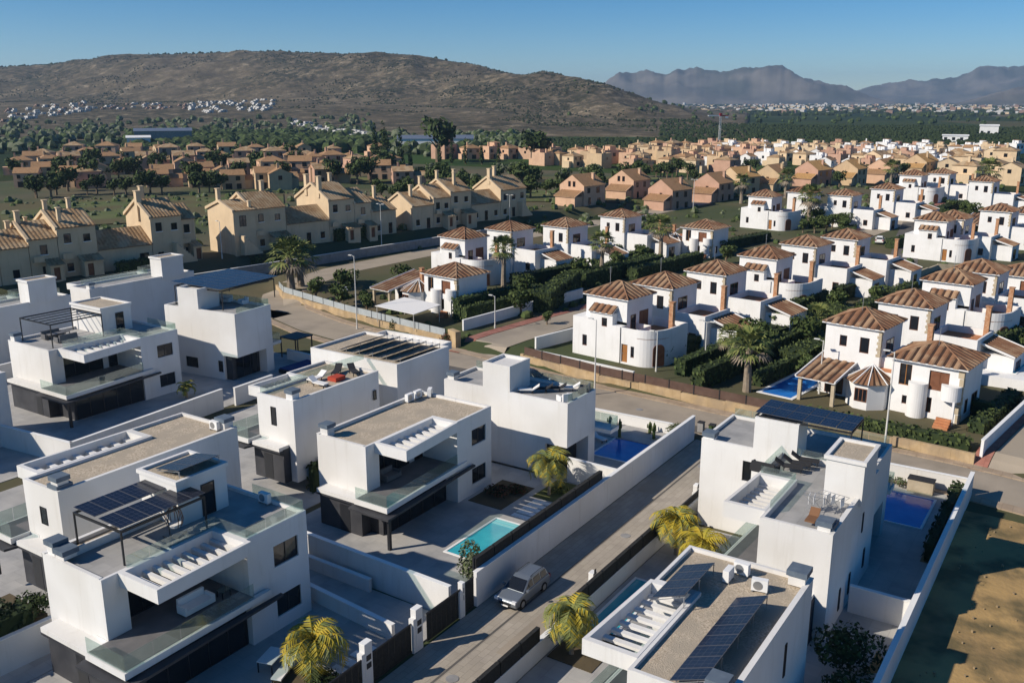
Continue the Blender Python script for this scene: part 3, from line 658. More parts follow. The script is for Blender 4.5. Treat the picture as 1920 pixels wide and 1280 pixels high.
wall_run('white end wall of the corner garden facing the street', (80.0, 31.9), (79.8, 43.5), 1.2)
wall_run('white dividing wall between the pool terrace and the palm garden', (42.0, 46.5), (41.6, 32.2), 2.2)
wall_run('low white wall inside the palm garden beside the dividing wall', (38.3, 41.5), (37.6, 33.5), 1.1)
wall_run('shaded inner wall beside the parking strip of the palm garden', (41.2, 44.5), (41.1, 38.5), 1.0)
wall_run('white wall closing the garden behind the wide gravel roof', (43.0, 75.9), (61.0, 77.3), 2.2)
wall_run('white garden wall beside the charcoal ground floor, under the gravel roof', (43.0, 75.8), (41.6, 90.0), 2.2)
wall_run('white garden wall on the far side of the lane, beside the yellow palms', (20.0, 25.1), (66.0, 25.1), 1.25)
fence_run('black screen fence on the white wall along the far side of the lane', [(20.0, 25.1), (40.8, 25.1)], .9, 1.3, blackhedge, step=2.0, thick=.25)
fence_run('black screen fence on the lane wall between the yellow palms and the strip pool', [(44.6, 25.1), (60.5, 25.1)], .9, 1.3, blackhedge, step=2.0, thick=.25)
wall_run('long white boundary wall beside the sandy lot', (20.0, 7.4), (80.2, 7.3), 2.2)
wall_run('white rear wall of the blue-pool garden beside the street', (80.3, 7.5), (80.2, 15.5), 1.5)
wall_run('white garden wall with a doorway gap between the two side houses', (62.4, 77.0), (68.0, 77.3), 2.0)
wall_run('low white cross wall in the yard below the tall white house', (56.3, 11.2), (56.3, 7.6), 1.9)
wall_run('white wall with planted top at the picture corner below the solar-pergola house', (12.0, 50.6), (26.2, 49.8), 2.2)
wall_run('white wall dividing the two rear gardens under the hedge alley', (52.0, 50.9), (64.2, 51.3), 2.0)
wall_run('white pool wall with glass behind the stepping slabs', (64.5, 36.8), (64.4, 32.0), 2.2)
wall_run('white garden wall beside the bluish house and the townhouse road', (40.0, 106.5), (62.0, 107.0), 2.0)
wall_run('white garden wall on the street side of the low corner house', (76.5, 50.0), (78.5, 86.0), 1.3)
def gate(label, a, b, h):
    L = math.hypot(b[0] - a[0], b[1] - a[1]); t = thing('gate', label, 'gate', (a[0], a[1], 0), math.atan2(b[1] - a[1], b[0] - a[0])); n = round(L / .5)
    MB().box(0, L, -.03, .03, 0.05, .15).box(0, L, -.03, .03, h - .1, h).obj('gate_frame', frame_m, t)
    me = MB().box(0, L / n - .03, -.02, .02, .15, h - .1).mesh('gate_board', blackhedge)
    for k in range(n): inst(me, 'gate_board', t, (k * L / n + .015, 0, 0))
    return t
gate('black sliding gate of the pool house beside the parked car', (38.6, 31.7), (42.0, 31.7), 2.0)
gate('narrow black pedestrian gate against the lane wall', (42.35, 31.68), (43.45, 31.68), 2.2)
gate('black sliding gate of the palm garden beside the tall white pillar', (29.0, 31.7), (37.2, 31.75), 2.0)
gate('black gate on the far side of the lane between white pillars', (60.9, 25.1), (65.4, 25.1), 1.9)
def pillar(label, x, y, w=.62, d=.4, h=2.75):
    t = thing('gate_pillar', label, 'pillar', (x, y, 0), 0, 'white gate pillars with mailboxes')
    MB().box(-w / 2, w / 2, -d / 2, d / 2, 0, h).box(-w / 2 - .22, -w / 2, -d / 2 + .02, d / 2 - .02, 0, h - .5).obj('pillar', white, t)
    for k in range(2): MB().box(-w / 2 + .12, w / 2 - .12, -d / 2 - .02, -d / 2 - .002, 1.2 + .5 * k, 1.55 + .5 * k).obj('mailbox', frame_m, t)
    MB().box(-w / 2 - .01, w / 2 + .01, -d / 2 - .01, d / 2 + .01, h, h + .06).obj('cap', trim, t); return t
pillar('tall white gate pillar between the two black gates on the near side of the lane', 37.75, 31.75)
pillar('white gate pillar with two black mailboxes at the stepping slabs', 33.4, 31.85)
pillar('white gate pillar across the lane from the silver car', 48.9, 25.9, .5, .35, 1.75)
pillar('small white pillar between the two yellow palms and the lane', 60.2, 25.6, .5, .35, 1.6)
pillar('white pillar at the lane just behind the yellow palms', 65.8, 25.6, .55, .35, 1.9)
pillar('slim white pillar beside the narrow pedestrian gate', 42.17, 31.7, .28, .35, 2.35)

# ------------------------------------------------------------------ terraces, pools, garden beds
def sheet_box(name, x0, x1, y0, y1, z, m, kind='structure'): return tag(MB().box(x0, x1, y0, y1, -.2, z).obj(name, m), kind=kind)
sheet_box('terrace', 42.2, 64.3, 31.85, 50.8, .10, patio)
sheet_box('terrace', 22.0, 41.4, 31.9, 48.0, .08, patio)
sheet_box('terrace', 41.9, 80, 51.6, 75.4, .06, patio)
sheet_box('terrace', 64.6, 79.7, 32.0, 51.2, .12, patio)
sheet_box('terrace', 20.0, 41, 48.1, 75.5, .05, patio)
sheet_box('terrace', 30, 79.8, 77.5, 106, .05, patio)
sheet_box('terrace', 20, 62.5, 18.6, 24.9, .05, patio)
sheet_box('terrace', 20, 80, 7.6, 18.5, .07, patio)
sheet_box('terrace', 69.8, 80, 18.55, 24.9, .06, patio)
def pool(label, x0, x1, y0, y1, z=.1, m=poolm, edge=trim, steps='e', rz=0, cw=.18):
    t = thing('swimming_pool', label, 'pool', ((x0 + x1) / 2, (y0 + y1) / 2, z), rz, 'garden swimming pools'); a, b = (x1 - x0) / 2, (y1 - y0) / 2
    e = MB(); rim(e, -a - cw, a + cw, -b - cw, b + cw, .0, .05, cw); e.obj('coping', edge, t)
    MB().box(-a, a, -b, b, .0, .012).obj('water', m, t)
    for k in range(3):
        MB().box(a - .35 - .45 * k, a - .02 - .45 * k, -b + .1, b - .1, .014, .016 + .008 * (3 - k)).obj('pool_step', [poolstep], t) if steps == 'e' and k < 2 else None
    return t
pool('turquoise rectangular pool with pale steps beside the lane wall', 48.4, 54.9, 34.7, 37.7)
pool('dark blue shaded pool in the corner garden near the cactus pots', 71.0, 76.5, 34.2, 38.0, .12, poolblue, steps='')
pool('blue shaded pool beside the sandy lot wall', 71.5, 77.6, 9.6, 13.2, .07, poolblue, steps='')
pool('narrow turquoise strip pool behind the black lane fence', 44.0, 52.5, 22.6, 24.4, .05, poolm, steps='')
pool('corner of a turquoise pool at the picture edge', 24.5, 28.0, 65.5, 68.5, .05, poolm, steps='')
pool('bright blue pool in the garden of the large tiled villa', 95.0, 104.2, 26.2, 29.6, 1.02, poolblue, steps='', rz=VR, cw=.4)
pool('raised turquoise pool on a white terrace beyond the tiled villa', 114.2, 122.6, 6.9, 12.2, 2.2, poolm, steps='', rz=VR)
MB_t = MB(); MB_t.box(111.5, 126, 5.2, 14.2, .5, 2.19); tag(MB_t.obj('raised_terrace', white2), 'white raised pool terrace beyond the large tiled villa', 'terrace')
for k in range(5):
    tag(MB().box(56.0 + k * .78, 56.5 + k * .78, 34.9, 37.1, .10, .16).obj('stepping_slab', trim), ['white stepping slab closest to the turquoise pool', 'second white stepping slab from the turquoise pool', 'middle white stepping slab beside the lane wall', 'fourth white stepping slab from the turquoise pool', 'white stepping slab beside the planted bed'][k], 'paving slab', 'white stepping slabs by the pool')
for k in range(4):
    tag(MB().box(33.2 + k * .85, 33.8 + k * .85, 32.2, 34.6, .08, .14).obj('stepping_slab', trim), ['white slab behind the mailbox pillar, nearest it', 'second white slab behind the mailbox pillar', 'third white slab behind the mailbox pillar', 'white slab farthest behind the mailbox pillar'][k], 'paving slab', 'white stepping slabs by the gate')
sheet_box('planted_bed', 56.4, 61.5, 38.3, 41.6, .13, scrub_soil); sheet_box('planted_bed', 60.0, 64.0, 34.0, 37.6, .14, grass_m)
sheet_box('planted_bed', 30.6, 33.0, 33.0, 36.5, .12, scrub_soil); sheet_box('planted_bed', 41.3, 45.5, 21.8, 24.8, .10, scrub_soil); sheet_box('planted_bed', 12, 26, 50.8, 55, 2.0, scrub_soil)
sheet_box('planted_bed', 76.0, 79.7, 32.2, 43.0, .2, patio)

# slit windows in the blank side walls
for hh, D_, lst in ((h11, 4.4, [(3.0, .8, .35, 1.5), (5.4, .8, .35, 1.5), (7.8, 4.2, .3, 1.4), (9.2, 1.0, .4, 1.4)]), (h12, 4.7, [(8.3, 3.6, .3, 1.9), (3.0, 3.8, .35, 1.6)]), (h3, 4.4, [(9.5, 4.6, .4, .9)])):
    for (u, z, ww, q) in lst: window(hh, 'y', -D_, u, u + ww, z, z + q, -1, 1, name='slit_window')
window(h3, 'x', 0, -2.2, -1.6, 4.6, 6.2, -1, 1, name='slit_window'); window(gh, 'x', 0, -2.4, -1.7, 4.4, 5.6, -1, 1, name='slit_window')

# ------------------------------------------------------------------ tiled roofs
def tile_slope(rows, base, O, A, N, length, runf, rise, pitch=.8, w=.52, hgt=.10, parts=None, eave=.12, side=1):
    """one roof slope: O eave corner, A unit along the eave, N horizontal unit up the slope, runf(s) the run at s, rise per metre"""
    O, A, N = Vector(O), Vector(A), Vector(N); up = Vector((0, 0, 1))
    P = lambda s, r, h=0: O + A * s + N * r + up * (r * rise + h)
    S = sorted({0, length} | {s for s in (runf.knots if hasattr(runf, 'knots') else [])})
    base.quad([P(s, 0) for s in S] + [P(s, runf(s)) for s in reversed(S) if runf(s) > 1e-3], 0)
    base.quad([P(0, 0, -eave), P(length, 0, -eave), P(length, 0, 0), P(0, 0, 0)], 1)
    n = max(1, round(length / pitch)); pw = length / n
    for k in range(n):
        c = (k + .5) * pw; ss = [c - w * pw / pitch / 2, c - w * pw / pitch / 4, c + w * pw / pitch / 4, c + w * pw / pitch / 2]; hh = [.015, hgt, hgt, .015]
        if min(runf(s) for s in ss) < .25: ss = [c - .12, c - .06, c + .06, c + .12] if runf(c) > .4 else None
        if ss is None: continue
        b = MB() if parts is not None else rows
        lo = [P(s, -.06, h) for s, h in zip(ss, hh)]; hi = [P(s, max(.05, runf(s) - .06), h) for s, h in zip(ss, hh)]
        for j in range(3): b.quad([lo[j], lo[j + 1], hi[j + 1], hi[j]], 0)
        b.quad([lo[0], lo[3], lo[2], lo[1]][::-1], 0)
        if parts is not None: b.obj('tile_row', parts[1], parts[0])
class Run:
    def __init__(s, f, knots): s.f = f; s.knots = knots
    def __call__(s, x): return s.f(x)
def hip_roof(p, x0, x1, y0, y1, z, rise, over=.35, near=False, ta=tile_a, tb=tile_b, soffit=white2, pitch=.8, name='roof'):
    x0 -= over; x1 += over; y0 -= over; y1 += over; W, L = x1 - x0, y1 - y0; half = min(W, L) / 2; g = rise / half
    base = MB(); rows = MB(); base.box(x0 + .02, x1 - .02, y0 + .02, y1 - .02, z - .14, z - .02, 1)
    ro = None
    cfg = [((x0, y0, z), (0, 1, 0), (1, 0, 0), L), ((x0, y0, z), (1, 0, 0), (0, 1, 0), W), ((x1, y0, z), (0, 1, 0), (-1, 0, 0), L), ((x0, y1, z), (1, 0, 0), (0, -1, 0), W)]
    holder = []
    for O, A, N, ln in cfg:
        rf = Run(lambda s, ln=ln: max(0, min(s, ln - s, half)), [half, ln - half] if ln > 2 * half + 1e-4 else [ln / 2]); holder.append((O, A, N, ln, rf))
    bo = MB(); 
    for O, A, N, ln, rf in holder: tile_slope(rows if not near else MB(), base, O, A, N, ln, rf, g, pitch) if not near else None
    if near:
        base2 = base
        ro = bpy.data.objects.new(name, None)
        tmp = MB()
        for O, A, N, ln, rf in holder: tile_slope(tmp, base, O, A, N, ln, rf, g, pitch)
        bpy.data.objects.remove(ro); ro = base.obj(name, [tb, soffit], p)
        for O, A, N, ln, rf in holder: tile_slope(None, MB(), O, A, N, ln, rf, g, pitch, parts=(ro, ta))
    else:
        ro = base.obj(name, [tb, soffit], p); tag(rows.obj('roof_tiles', ta, ro), kind='stuff')
    c = MB(); cx, cy = (x0 + x1) / 2, (y0 + y1) / 2
    if L >= W: e = [(cx, y0 + half, z + rise), (cx, y1 - half, z + rise)]
    else: e = [(x0 + half, cy, z + rise), (x1 - half, cy, z + rise)]
    for k, q in (((x0, y0, z), e[0]), ((x1, y0, z), e[0] if L >= W else e[1]), ((x0, y1, z), e[1] if L >= W else e[0]), ((x1, y1, z), e[1])):
        MB().tube([(k[0], k[1], k[2] + .05), (q[0], q[1], q[2] + .06)], .09, 5).obj('hip_cap', ta, ro)
    if abs(L - W) > .05: MB().tube([(e[0][0], e[0][1], z + rise + .06), (e[1][0], e[1][1], z + rise + .06)], .09, 5).obj('ridge_cap', ta, ro)
    return ro
def shed_roof(p, x0, x1, y0, y1, zl, zh, d, near=False, ta=tile_a, tb=tile_b, pitch=.8, verge=True, name='roof', soffit=white2):
    """single slope; d is the side of the low eave: 'w', 'e', 's', 'n'"""
    run, ln = ((x1 - x0), (y1 - y0)) if d in 'we' else ((y1 - y0), (x1 - x0)); g = (zh - zl) / run
    O, A, N = {'w': ((x0, y0, zl), (0, 1, 0), (1, 0, 0)), 'e': ((x1, y0, zl), (0, 1, 0), (-1, 0, 0)), 's': ((x0, y0, zl), (1, 0, 0), (0, 1, 0)), 'n': ((x0, y1, zl), (1, 0, 0), (0, -1, 0))}[d]
    base = MB(); rows = MB(); rf = Run(lambda s: run, []); tile_slope(rows, base, O, A, N, ln, rf, g, pitch)
    Ov, Av, Nv = Vector(O), Vector(A), Vector(N); up = Vector((0, 0, 1))
    for s in (0, ln):
        q = [Ov + Av * s, Ov + Av * s + Nv * run + up * (zh - zl)]; base.quad([q[0] - up * .12, q[1] - up * .12, q[1], q[0]], 1)
    base.quad([Ov - up * .12, Ov + Av * ln - up * .12, Ov + Av * ln + Nv * run + up * (zh - zl - .12), Ov + Nv * run + up * (zh - zl - .12)], 1)
    ro = base.obj(name, [tb, soffit], p)
    if near: tile_slope(None, MB(), O, A, N, ln, rf, g, pitch, parts=(ro, ta))
    else: tag(rows.obj('roof_tiles', ta, ro), kind='stuff')
    if verge:
        for s in (0, ln):
            a = Ov + Av * s; e = a + Nv * run + up * (zh - zl); MB().tube([a + up * .06, e + up * .06], .11, 5).obj('verge', soffit, ro)
    return ro
def brick_chimney(p, x, y, z0, z1, w=.55, m=brick):
    c = MB().box(x - w / 2, x + w / 2, y - w / 2, y + w / 2, z0, z1).obj('chimney', m, p)
    MB().box(x - w / 2 - .08, x + w / 2 + .08, y - w / 2 - .08, y + w / 2 + .08, z1 + .01, z1 + .12).obj('chimney_cap', m, c); return c

# ------------------------------------------------------------------ tiled white villas
VG = 'white villas with striped tile roofs'
def villa_turret(label, x, y, near=False, rz=VR, sc=1, wm=white2):
    t = thing('villa', label, 'villa', (x, y, gz(x, y) - .05), rz, VG, sc)
    b = MB(); m0, m1 = 1.0, 6.6
    b.box(m0, m1, .8, 6.9, 0, 7.75, skip='w'); b.panel('x', m0, .8, 6.9, 4.9, 7.75, [(5.0, 5.7, 5.4, 6.5)], .15)
    b.box(0, 4.5, 5.6, 8.2, 0, 4.9, skip='w'); b.panel('x', 0, 5.6, 8.2, 0, 4.9, [(6.0, 6.7, 1.3, 2.7)], .15)
    b.box(0, m0, 2.2, 5.599, 0, 5.9, skip='w'); b.panel('x', 0, 2.2, 5.599, 0, 5.9, [(3.0, 3.8, 4.2, 5.3)], .15)
    b.box(.003, m0, .9, 2.199, 0, 4.55); b.box(0, 3.0, -1.4, .899, 0, 4.55, skip='tw'); b.panel('x', 0, -1.4, .899, 0, 4.55, [(-.1, .8, .25, 2.5), (-1.05, -.55, 1.0, 2.4)], .2)
    # curved front of the terrace
    n = 10; pts = [(3.0 + 3.0 * math.cos(a), -1.4 + 2.6 * math.sin(a)) for a in [math.pi + math.pi / 2 * k / n for k in range(n + 1)]]
    for i in range(n): b.prism([pts[i], pts[i + 1], (pts[i + 1][0] + .2 * math.cos(math.pi / 4), pts[i + 1][1] + .2), (pts[i][0] + .2, pts[i][1] + .2)], 0, 4.55)
    b.box(3.0, 7.2, -4.0, -3.8, 0, 4.55); b.box(7.0, 7.2, -3.8, .8, 0, 4.55)
    b.obj('wall', wm, t)
    MB().prism(pts + [(7.0, -3.98), (7.0, .79), (.2, .79)], 3.45, 3.55).obj('terrace_floor', terra, t)
    hip_roof(t, m0, m1, .8, 6.9, 7.75, 1.45, near=near)
    shed_roof(t, -.25, m0, 2.1, 5.7, 5.95, 6.75, 'w', near, verge=False)
    for o in [(6.0, 6.7, 1.3, 2.7, 'x', .14), (3.0, 3.8, 4.2, 5.3, 'x', .14), (5.0, 5.7, 5.4, 6.5, 'x', m0 + .14), (-1.05, -.55, 1.0, 2.4, 'x', .19)]: window(t, 'x', o[5], *o[:4], -1, 1, fm=wood)
    d = MB().box(.17, .2, -.1, .8, .25, 2.5).obj('front_door', woodl, t); MB().box(.14, .17, .6, .7, 1.25, 1.35).obj('handle', grey_metal, d)
    window(t, 'y', .8, 1.8, 2.9, 3.6, 5.7, -1, 1, fm=wood, name='terrace_door'); window(t, 'y', .8, 3.7, 5.6, 3.6, 5.9, -1, 2, fm=wood, pm=wood, name='terrace_door')
    a = R(238); ax, ay = 3.0 + 3.02 * math.cos(a), -1.4 + 2.62 * math.sin(a); ad = MB(); ad.box(-.75, .75, -.04, .04, 0, 1.9); ad.prism([(.75 * math.cos(R(18 * k)), -.04) for k in range(11)], 0, 0) if False else None
    for k in range(6): ad.box(-.75 * math.cos(R(15 * k)), .75 * math.cos(R(15 * k)), -.04, .04, 1.9 + .75 * math.sin(R(15 * k)), 1.9 + .75 * math.sin(R(15 * (k + 1))))
    o = ad.obj('arched_door', wood, t, loc=(ax, ay, .2), rz=a + math.pi / 2); 
    brick_chimney(t, 4.9, -3.1, 3.5, 7.3)
    MB().tube([(-.06, .95, 0), (-.06, .95, 4.5)], .05, 5).obj('downpipe', grey_metal, t)
    return t
def villa_wing(label, x, y, near=False, rz=VR, sc=1, wing=5.2, terr_red=True, wm=white2, arch=False, quoin=True):
    t = thing('villa', label, 'villa', (x, y, gz(x, y) - .05), rz, VG, sc)
    b = MB(); b.box(0, 6.2, 0, 6.0, 0, 7.75, skip='w'); b.panel('x', 0, 0, 6.0, 0, 7.75, [(3.6, 4.4, 5.3, 6.5), (1.2, 2.2, 4.9, 6.6)], .15)
    b.box(.6, 7.0, -wing, -.001, 0, 3.9, skip='t'); rim(b, .6, 7.0, -wing, -.002, 3.9, 4.7, .2)
    b.box(2.2, 7.4, -wing - 3.6, -wing - .001, 0, 3.0)
    b.obj('wall', wm, t)
    MB().box(.8, 6.8, -wing + .2, -.2, 3.8, 3.92).obj('terrace_floor', terra, t)
    hip_roof(t, 0, 6.2, 0, 6.0, 7.75, 1.4, near=near)
    shed_roof(t, 2.0, 7.4, -wing - 3.7, -wing, 3.0, 4.1, 's', near)
    window(t, 'x', .14, 3.6, 4.4, 5.3, 6.5, -1, 1, fm=wood); window(t, 'x', .14, 1.2, 2.2, 4.9, 6.6, -1, 1, fm=wood)
    window(t, 'y', 0, 1.6, 3.8, 4.0, 6.3, -1, 2, fm=wood, name='terrace_door'); window(t, 'y', -wing - 3.6, 3.2, 5.2, .2, 2.3, -1, 2, fm=wood, name='sliding_window')
    window(t, 'x', .6, -wing + 1.2, -wing + 2.2, 1.0, 2.3, -1, 1, fm=wood)
    brick_chimney(t, 6.2, -wing + .6, 3.9, 7.6)
    if quoin:
        for k in range(9): MB().box(-.03, .42 if k % 2 else .28, -.03, .42 if k % 2 == 0 else .28, 4.75 + k * .33, 5.05 + k * .33).obj('corner_stone', stone2, t)
    return t
def villa_bay(label, x, y, near=True, rz=VR, sc=1, flip=1):
    t = thing('villa', label, 'villa', (x, y, gz(x, y) - .05), rz, VG, sc)
    b = MB(); b.box(0, 6.5, 0, 6.9, 0, 5.7, skip='w'); o = [(4.9, 6.1, 2.95, 5.2), (1.3, 3.2, 3.0, 5.0), (2.7, 3.6, .6, 2.2), (4.9, 5.6, 1.0, 1.9)]; b.panel('x', 0, 0, 6.9, 0, 5.7, o, .2)
    b.box(1.2, 7.6, 6.901, 15.0, 0, 2.9); b.box(1.4, 6.0, 7.1, 10.4, 2.9, 3.5)
    # bay with five sides
    bay = [(1.2, 6.95), (-.6, 7.1), (-1.9, 8.4), (-1.9, 9.8), (-.6, 11.1), (1.2, 11.2)]
    b.prism(bay, 0, 2.75)
    b.obj('wall', white2, t)
    hip_roof(t, 0, 6.5, 0, 6.9, 5.7, 1.5, over=.45, near=near)
    shed_roof(t, -3.4, 6.0, 11.3, 15.6, 2.7, 4.3, 'w', near)
    # bay roof: five triangular slopes up to the wall
    apex = (.9, 9.1, 4.2); rb = MB(); B2 = [(p[0] + (p[0] - .9) * .12, p[1] + (p[1] - 9.1) * .12, 2.78) for p in bay]
    for i in range(5): rb.quad([B2[i], B2[i + 1], apex], 0)
    rb.quad([B2[k] for k in range(5, -1, -1)], 1)
    ro = rb.obj('bay_roof', [tile_b, white2], t)
    for i in range(5):
        a, c = Vector(B2[i]), Vector(B2[i + 1]); L = (c - a).length; n = max(2, round(L / .62)); ap = Vector(apex)
        for k in range(n):
            f = (k + .5) / n; p0 = a.lerp(c, f - .3 / n) + Vector((0, 0, .03)); p1 = a.lerp(c, f + .3 / n) + Vector((0, 0, .03)); tp = ap + Vector((0, 0, .06)); ln = 1 - abs(f - .5) * 1.2
            MB().quad([p0, p1, p1.lerp(tp, ln), p0.lerp(tp, ln)]).obj('tile_row', tile_a, ro)
        MB().tube([a + Vector((0, 0, .04)), ap + Vector((0, 0, .08))], .07, 5).obj('hip_cap', white2, ro)
    for k, q in enumerate(o): window(t, 'x', .19, *q, -1, 2 if k != 3 else 1, woodl if k == 0 else wood, pm=[None, wood, None, None][k])
    window(t, 'x', -1.9, 8.45, 9.75, .9, 2.3, -1, 3, fm=wood); window(t, 'x', 1.2, 12.2, 14.2, .2, 2.2, -1, 2, fm=wood, name='sliding_window')
    for yy in (11.6, 15.2): MB().box(-3.1, -2.75, yy - .18, yy + .18, 0, 2.75).obj('porch_column', stone2, t)
    for yy, z0 in ((4.1, 0), (.95, 2.4)):
        c = MB().cyl(-.1, yy, z0, 3.9 if yy < 2 else 3.6, .95, n=14, a0=R(90), a1=R(270)); c.obj('curved_balcony', white2, t)
    MB().box(-.95, -.7, .3, .5, 0, 2.4).obj('balcony_post', white2, t)
    for k in range(6): MB().box(-.04, .35 if k % 2 else .5, -.04, .5 if k % 2 else .35, .1 + k * .92, .95 + k * .92).obj('corner_stone', stone2, t)
    window(t, 'y', 0, 1.4, 2.2, .8, 2.2, -1, 1, fm=wood); window(t, 'y', 0, 3.6, 5.4, .5, 2.3, -1, 2, fm=wood)
    brick_chimney(t, 3.4, 11.0, 2.9, 5.4); MB().box(1.5, 5.9, 7.2, 10.3, 3.5, 3.55).obj('terrace_floor', terra, t)
    for k in range(4): MB().box(-1.9 - .28 * k, -1.6 - .28 * k, .2, 1.6, 0, .9 - .2 * k).obj('step', terra, t)
    return t
villa_turret('turreted white villa with orange front door, at the street opposite the long lane wall', 97.0, 47.5, True)
villa_wing('white villa with brick chimney right behind the turreted villa by the street', 107.2, 46.4, True, wing=4.6)
villa_wing('third white villa back from the street in the turreted row, with cornerstones', 119.7, 44.1, True)
villa_turret('turreted white villa with mossy tiles behind the stone-cornered villa', 135.3, 41.7, False)
villa_wing('white villa with short wing between the mossy turret villa and the grey road', 151.7, 40.8)
villa_wing('white villa at the end of the turreted row, beside the grey road', 163.5, 37.2)
villa_bay('large white villa with wooden shutters, bay window and blue pool beside the street', 95.9, 10.6)
villa_wing('white villa with arched window just behind the bay-window villa', 99.3, 19.2, True, wing=3.6)
villa_wing('white villa with orange terrace corner behind the bay-window villa and its hedge', 113.0, 16.8, True)
villa_turret('turreted white villa with wide curved wall beyond the orange-terrace villa', 129.7, 14.3, True)
villa_wing('white villa with steep tiles behind the wide-curved turret villa', 141.0, 13.1)
villa_bay('white villa with wooden balcony shutter above the wide-curved turret villa', 153.4, 8.0, False)
villa_turret('turreted white villa on a stone bank at the end of the grey side road', 195.8, 27.6)
villa_wing('white villa with two pale chimneys behind the stone-bank villa', 201.5, 25.9)
villa_wing('white villa at the picture edge above the wide-curved turret villa', 217.7, 19.2)
villa_turret('turreted white villa above the ochre wall beside a tall palm', 218.5, 69.8)
villa_wing('white villa half hidden by the tall palm beside the ochre wall', 231.9, 64.8)
villa_wing('white villa with low wing right of the tall palm', 230.3, 54.5)
villa_wing('white villa with mauve side wall beneath the orange houses', 248.1, 48.4)
villa_turret('turreted white villa in the rear row below the orange houses', 285.8, 48.6)
villa_wing('white villa behind the rear-row turreted villa', 295.4, 43.2)
villa_wing('white villa with dark flat canopy in the rear row', 277.7, 29.7)
villa_bay('white villa with small tiled porch at the end of the rear row', 233.0, 14.6, False)
villa_bay('white villa with curved balconies behind the glass street fence and stone kerb', 106.4, 80.0, True)
villa_turret('turreted white villa under the townhouses, left of the green palm', 126.0, 93.0)
villa_wing('white villa with two white chimneys behind the green palm', 139.5, 92.3)
villa_wing('white villa with single tall window above the hedged garden', 149.7, 86.3)
villa_wing('white villa beneath the gabled pink houses with arched window', 168.6, 84.0)
villa_bay('white villa with columned porch and striped tiles by the grass strip', 176.0, 68.0, False)

# ------------------------------------------------------------------ gabled houses
def gable_house(name, label, cat, x, y, z, rz, L, D, h, rise, wm, rm, wins=(), chim=(), group=None, over=.3, sidewins=(), scale=1, rows=True, parapet=None, fwm=None):
    """ridge along local x; facade on local -y; gables at both ends"""
    t = thing(name, label, cat, (x, y, z), rz, group, scale)
    b = MB(); b.box(0, L, 0, D, -1.5, h, skip='tb'); 
    for xx in (0, L): b.quad([(xx, 0, h), (xx, D, h), (xx, D / 2, h + rise)])
    b.obj('wall', wm, t)
    g = rise / (D / 2); base = MB(); tl = MB()
    for O, N in (((-over * .4, -over, h - over * g + .1), (0, 1, 0)), ((-over * .4, D + over, h - over * g + .1), (0, -1, 0))):
        rf = Run(lambda s: D / 2 + over, []); tile_slope(tl, base, O, (1, 0, 0), N, L + over * .8, rf, g, .62, .42, .07)
    ro = base.obj('roof', [rm, fwm or wm], t)
    if rows: tag(tl.obj('roof_tiles', rm, ro), kind='stuff')
    if parapet:
        for s in (0, 1):
            q = MB(); y0, y1 = (-over, D / 2) if s == 0 else (D + over, D / 2)
            zz0 = h - over * g + .16; zz1 = h + rise + .2
            q.prism([(-.32, y0), (.14, y0), (.14, y1), (-.32, y1)], [zz0 - .4, zz0 - .4, zz1 - .4, zz1 - .4], [zz0 + .12, zz0 + .12, zz1 + .1, zz1 + .1]); q.obj('gable_coping', wm, t)
    for (u, z0, ww, hh) in wins: window(t, 'y', 0, u, u + ww, z0, z0 + hh, -1, 1 if ww < 1.3 else 2, fm=frame_m)
    for (v, z0, ww, hh) in sidewins: window(t, 'x', 0, v, v + ww, z0, z0 + hh, -1, 1, fm=wood)
    for (cx, cy, cz, ch, cw) in chim:
        c = MB().box(cx - cw / 2, cx + cw / 2, cy - cw / 2, cy + cw / 2, cz, cz + ch).obj('chimney', wm, t); MB().box(cx - cw / 2 - .1, cx + cw / 2 + .1, cy - cw / 2 - .1, cy + cw / 2 + .1, cz + ch + .01, cz + ch + .16).obj('chimney_cap', wm, c)
    return t
TR = R(-9.0); TO = (82.0, 142.0)
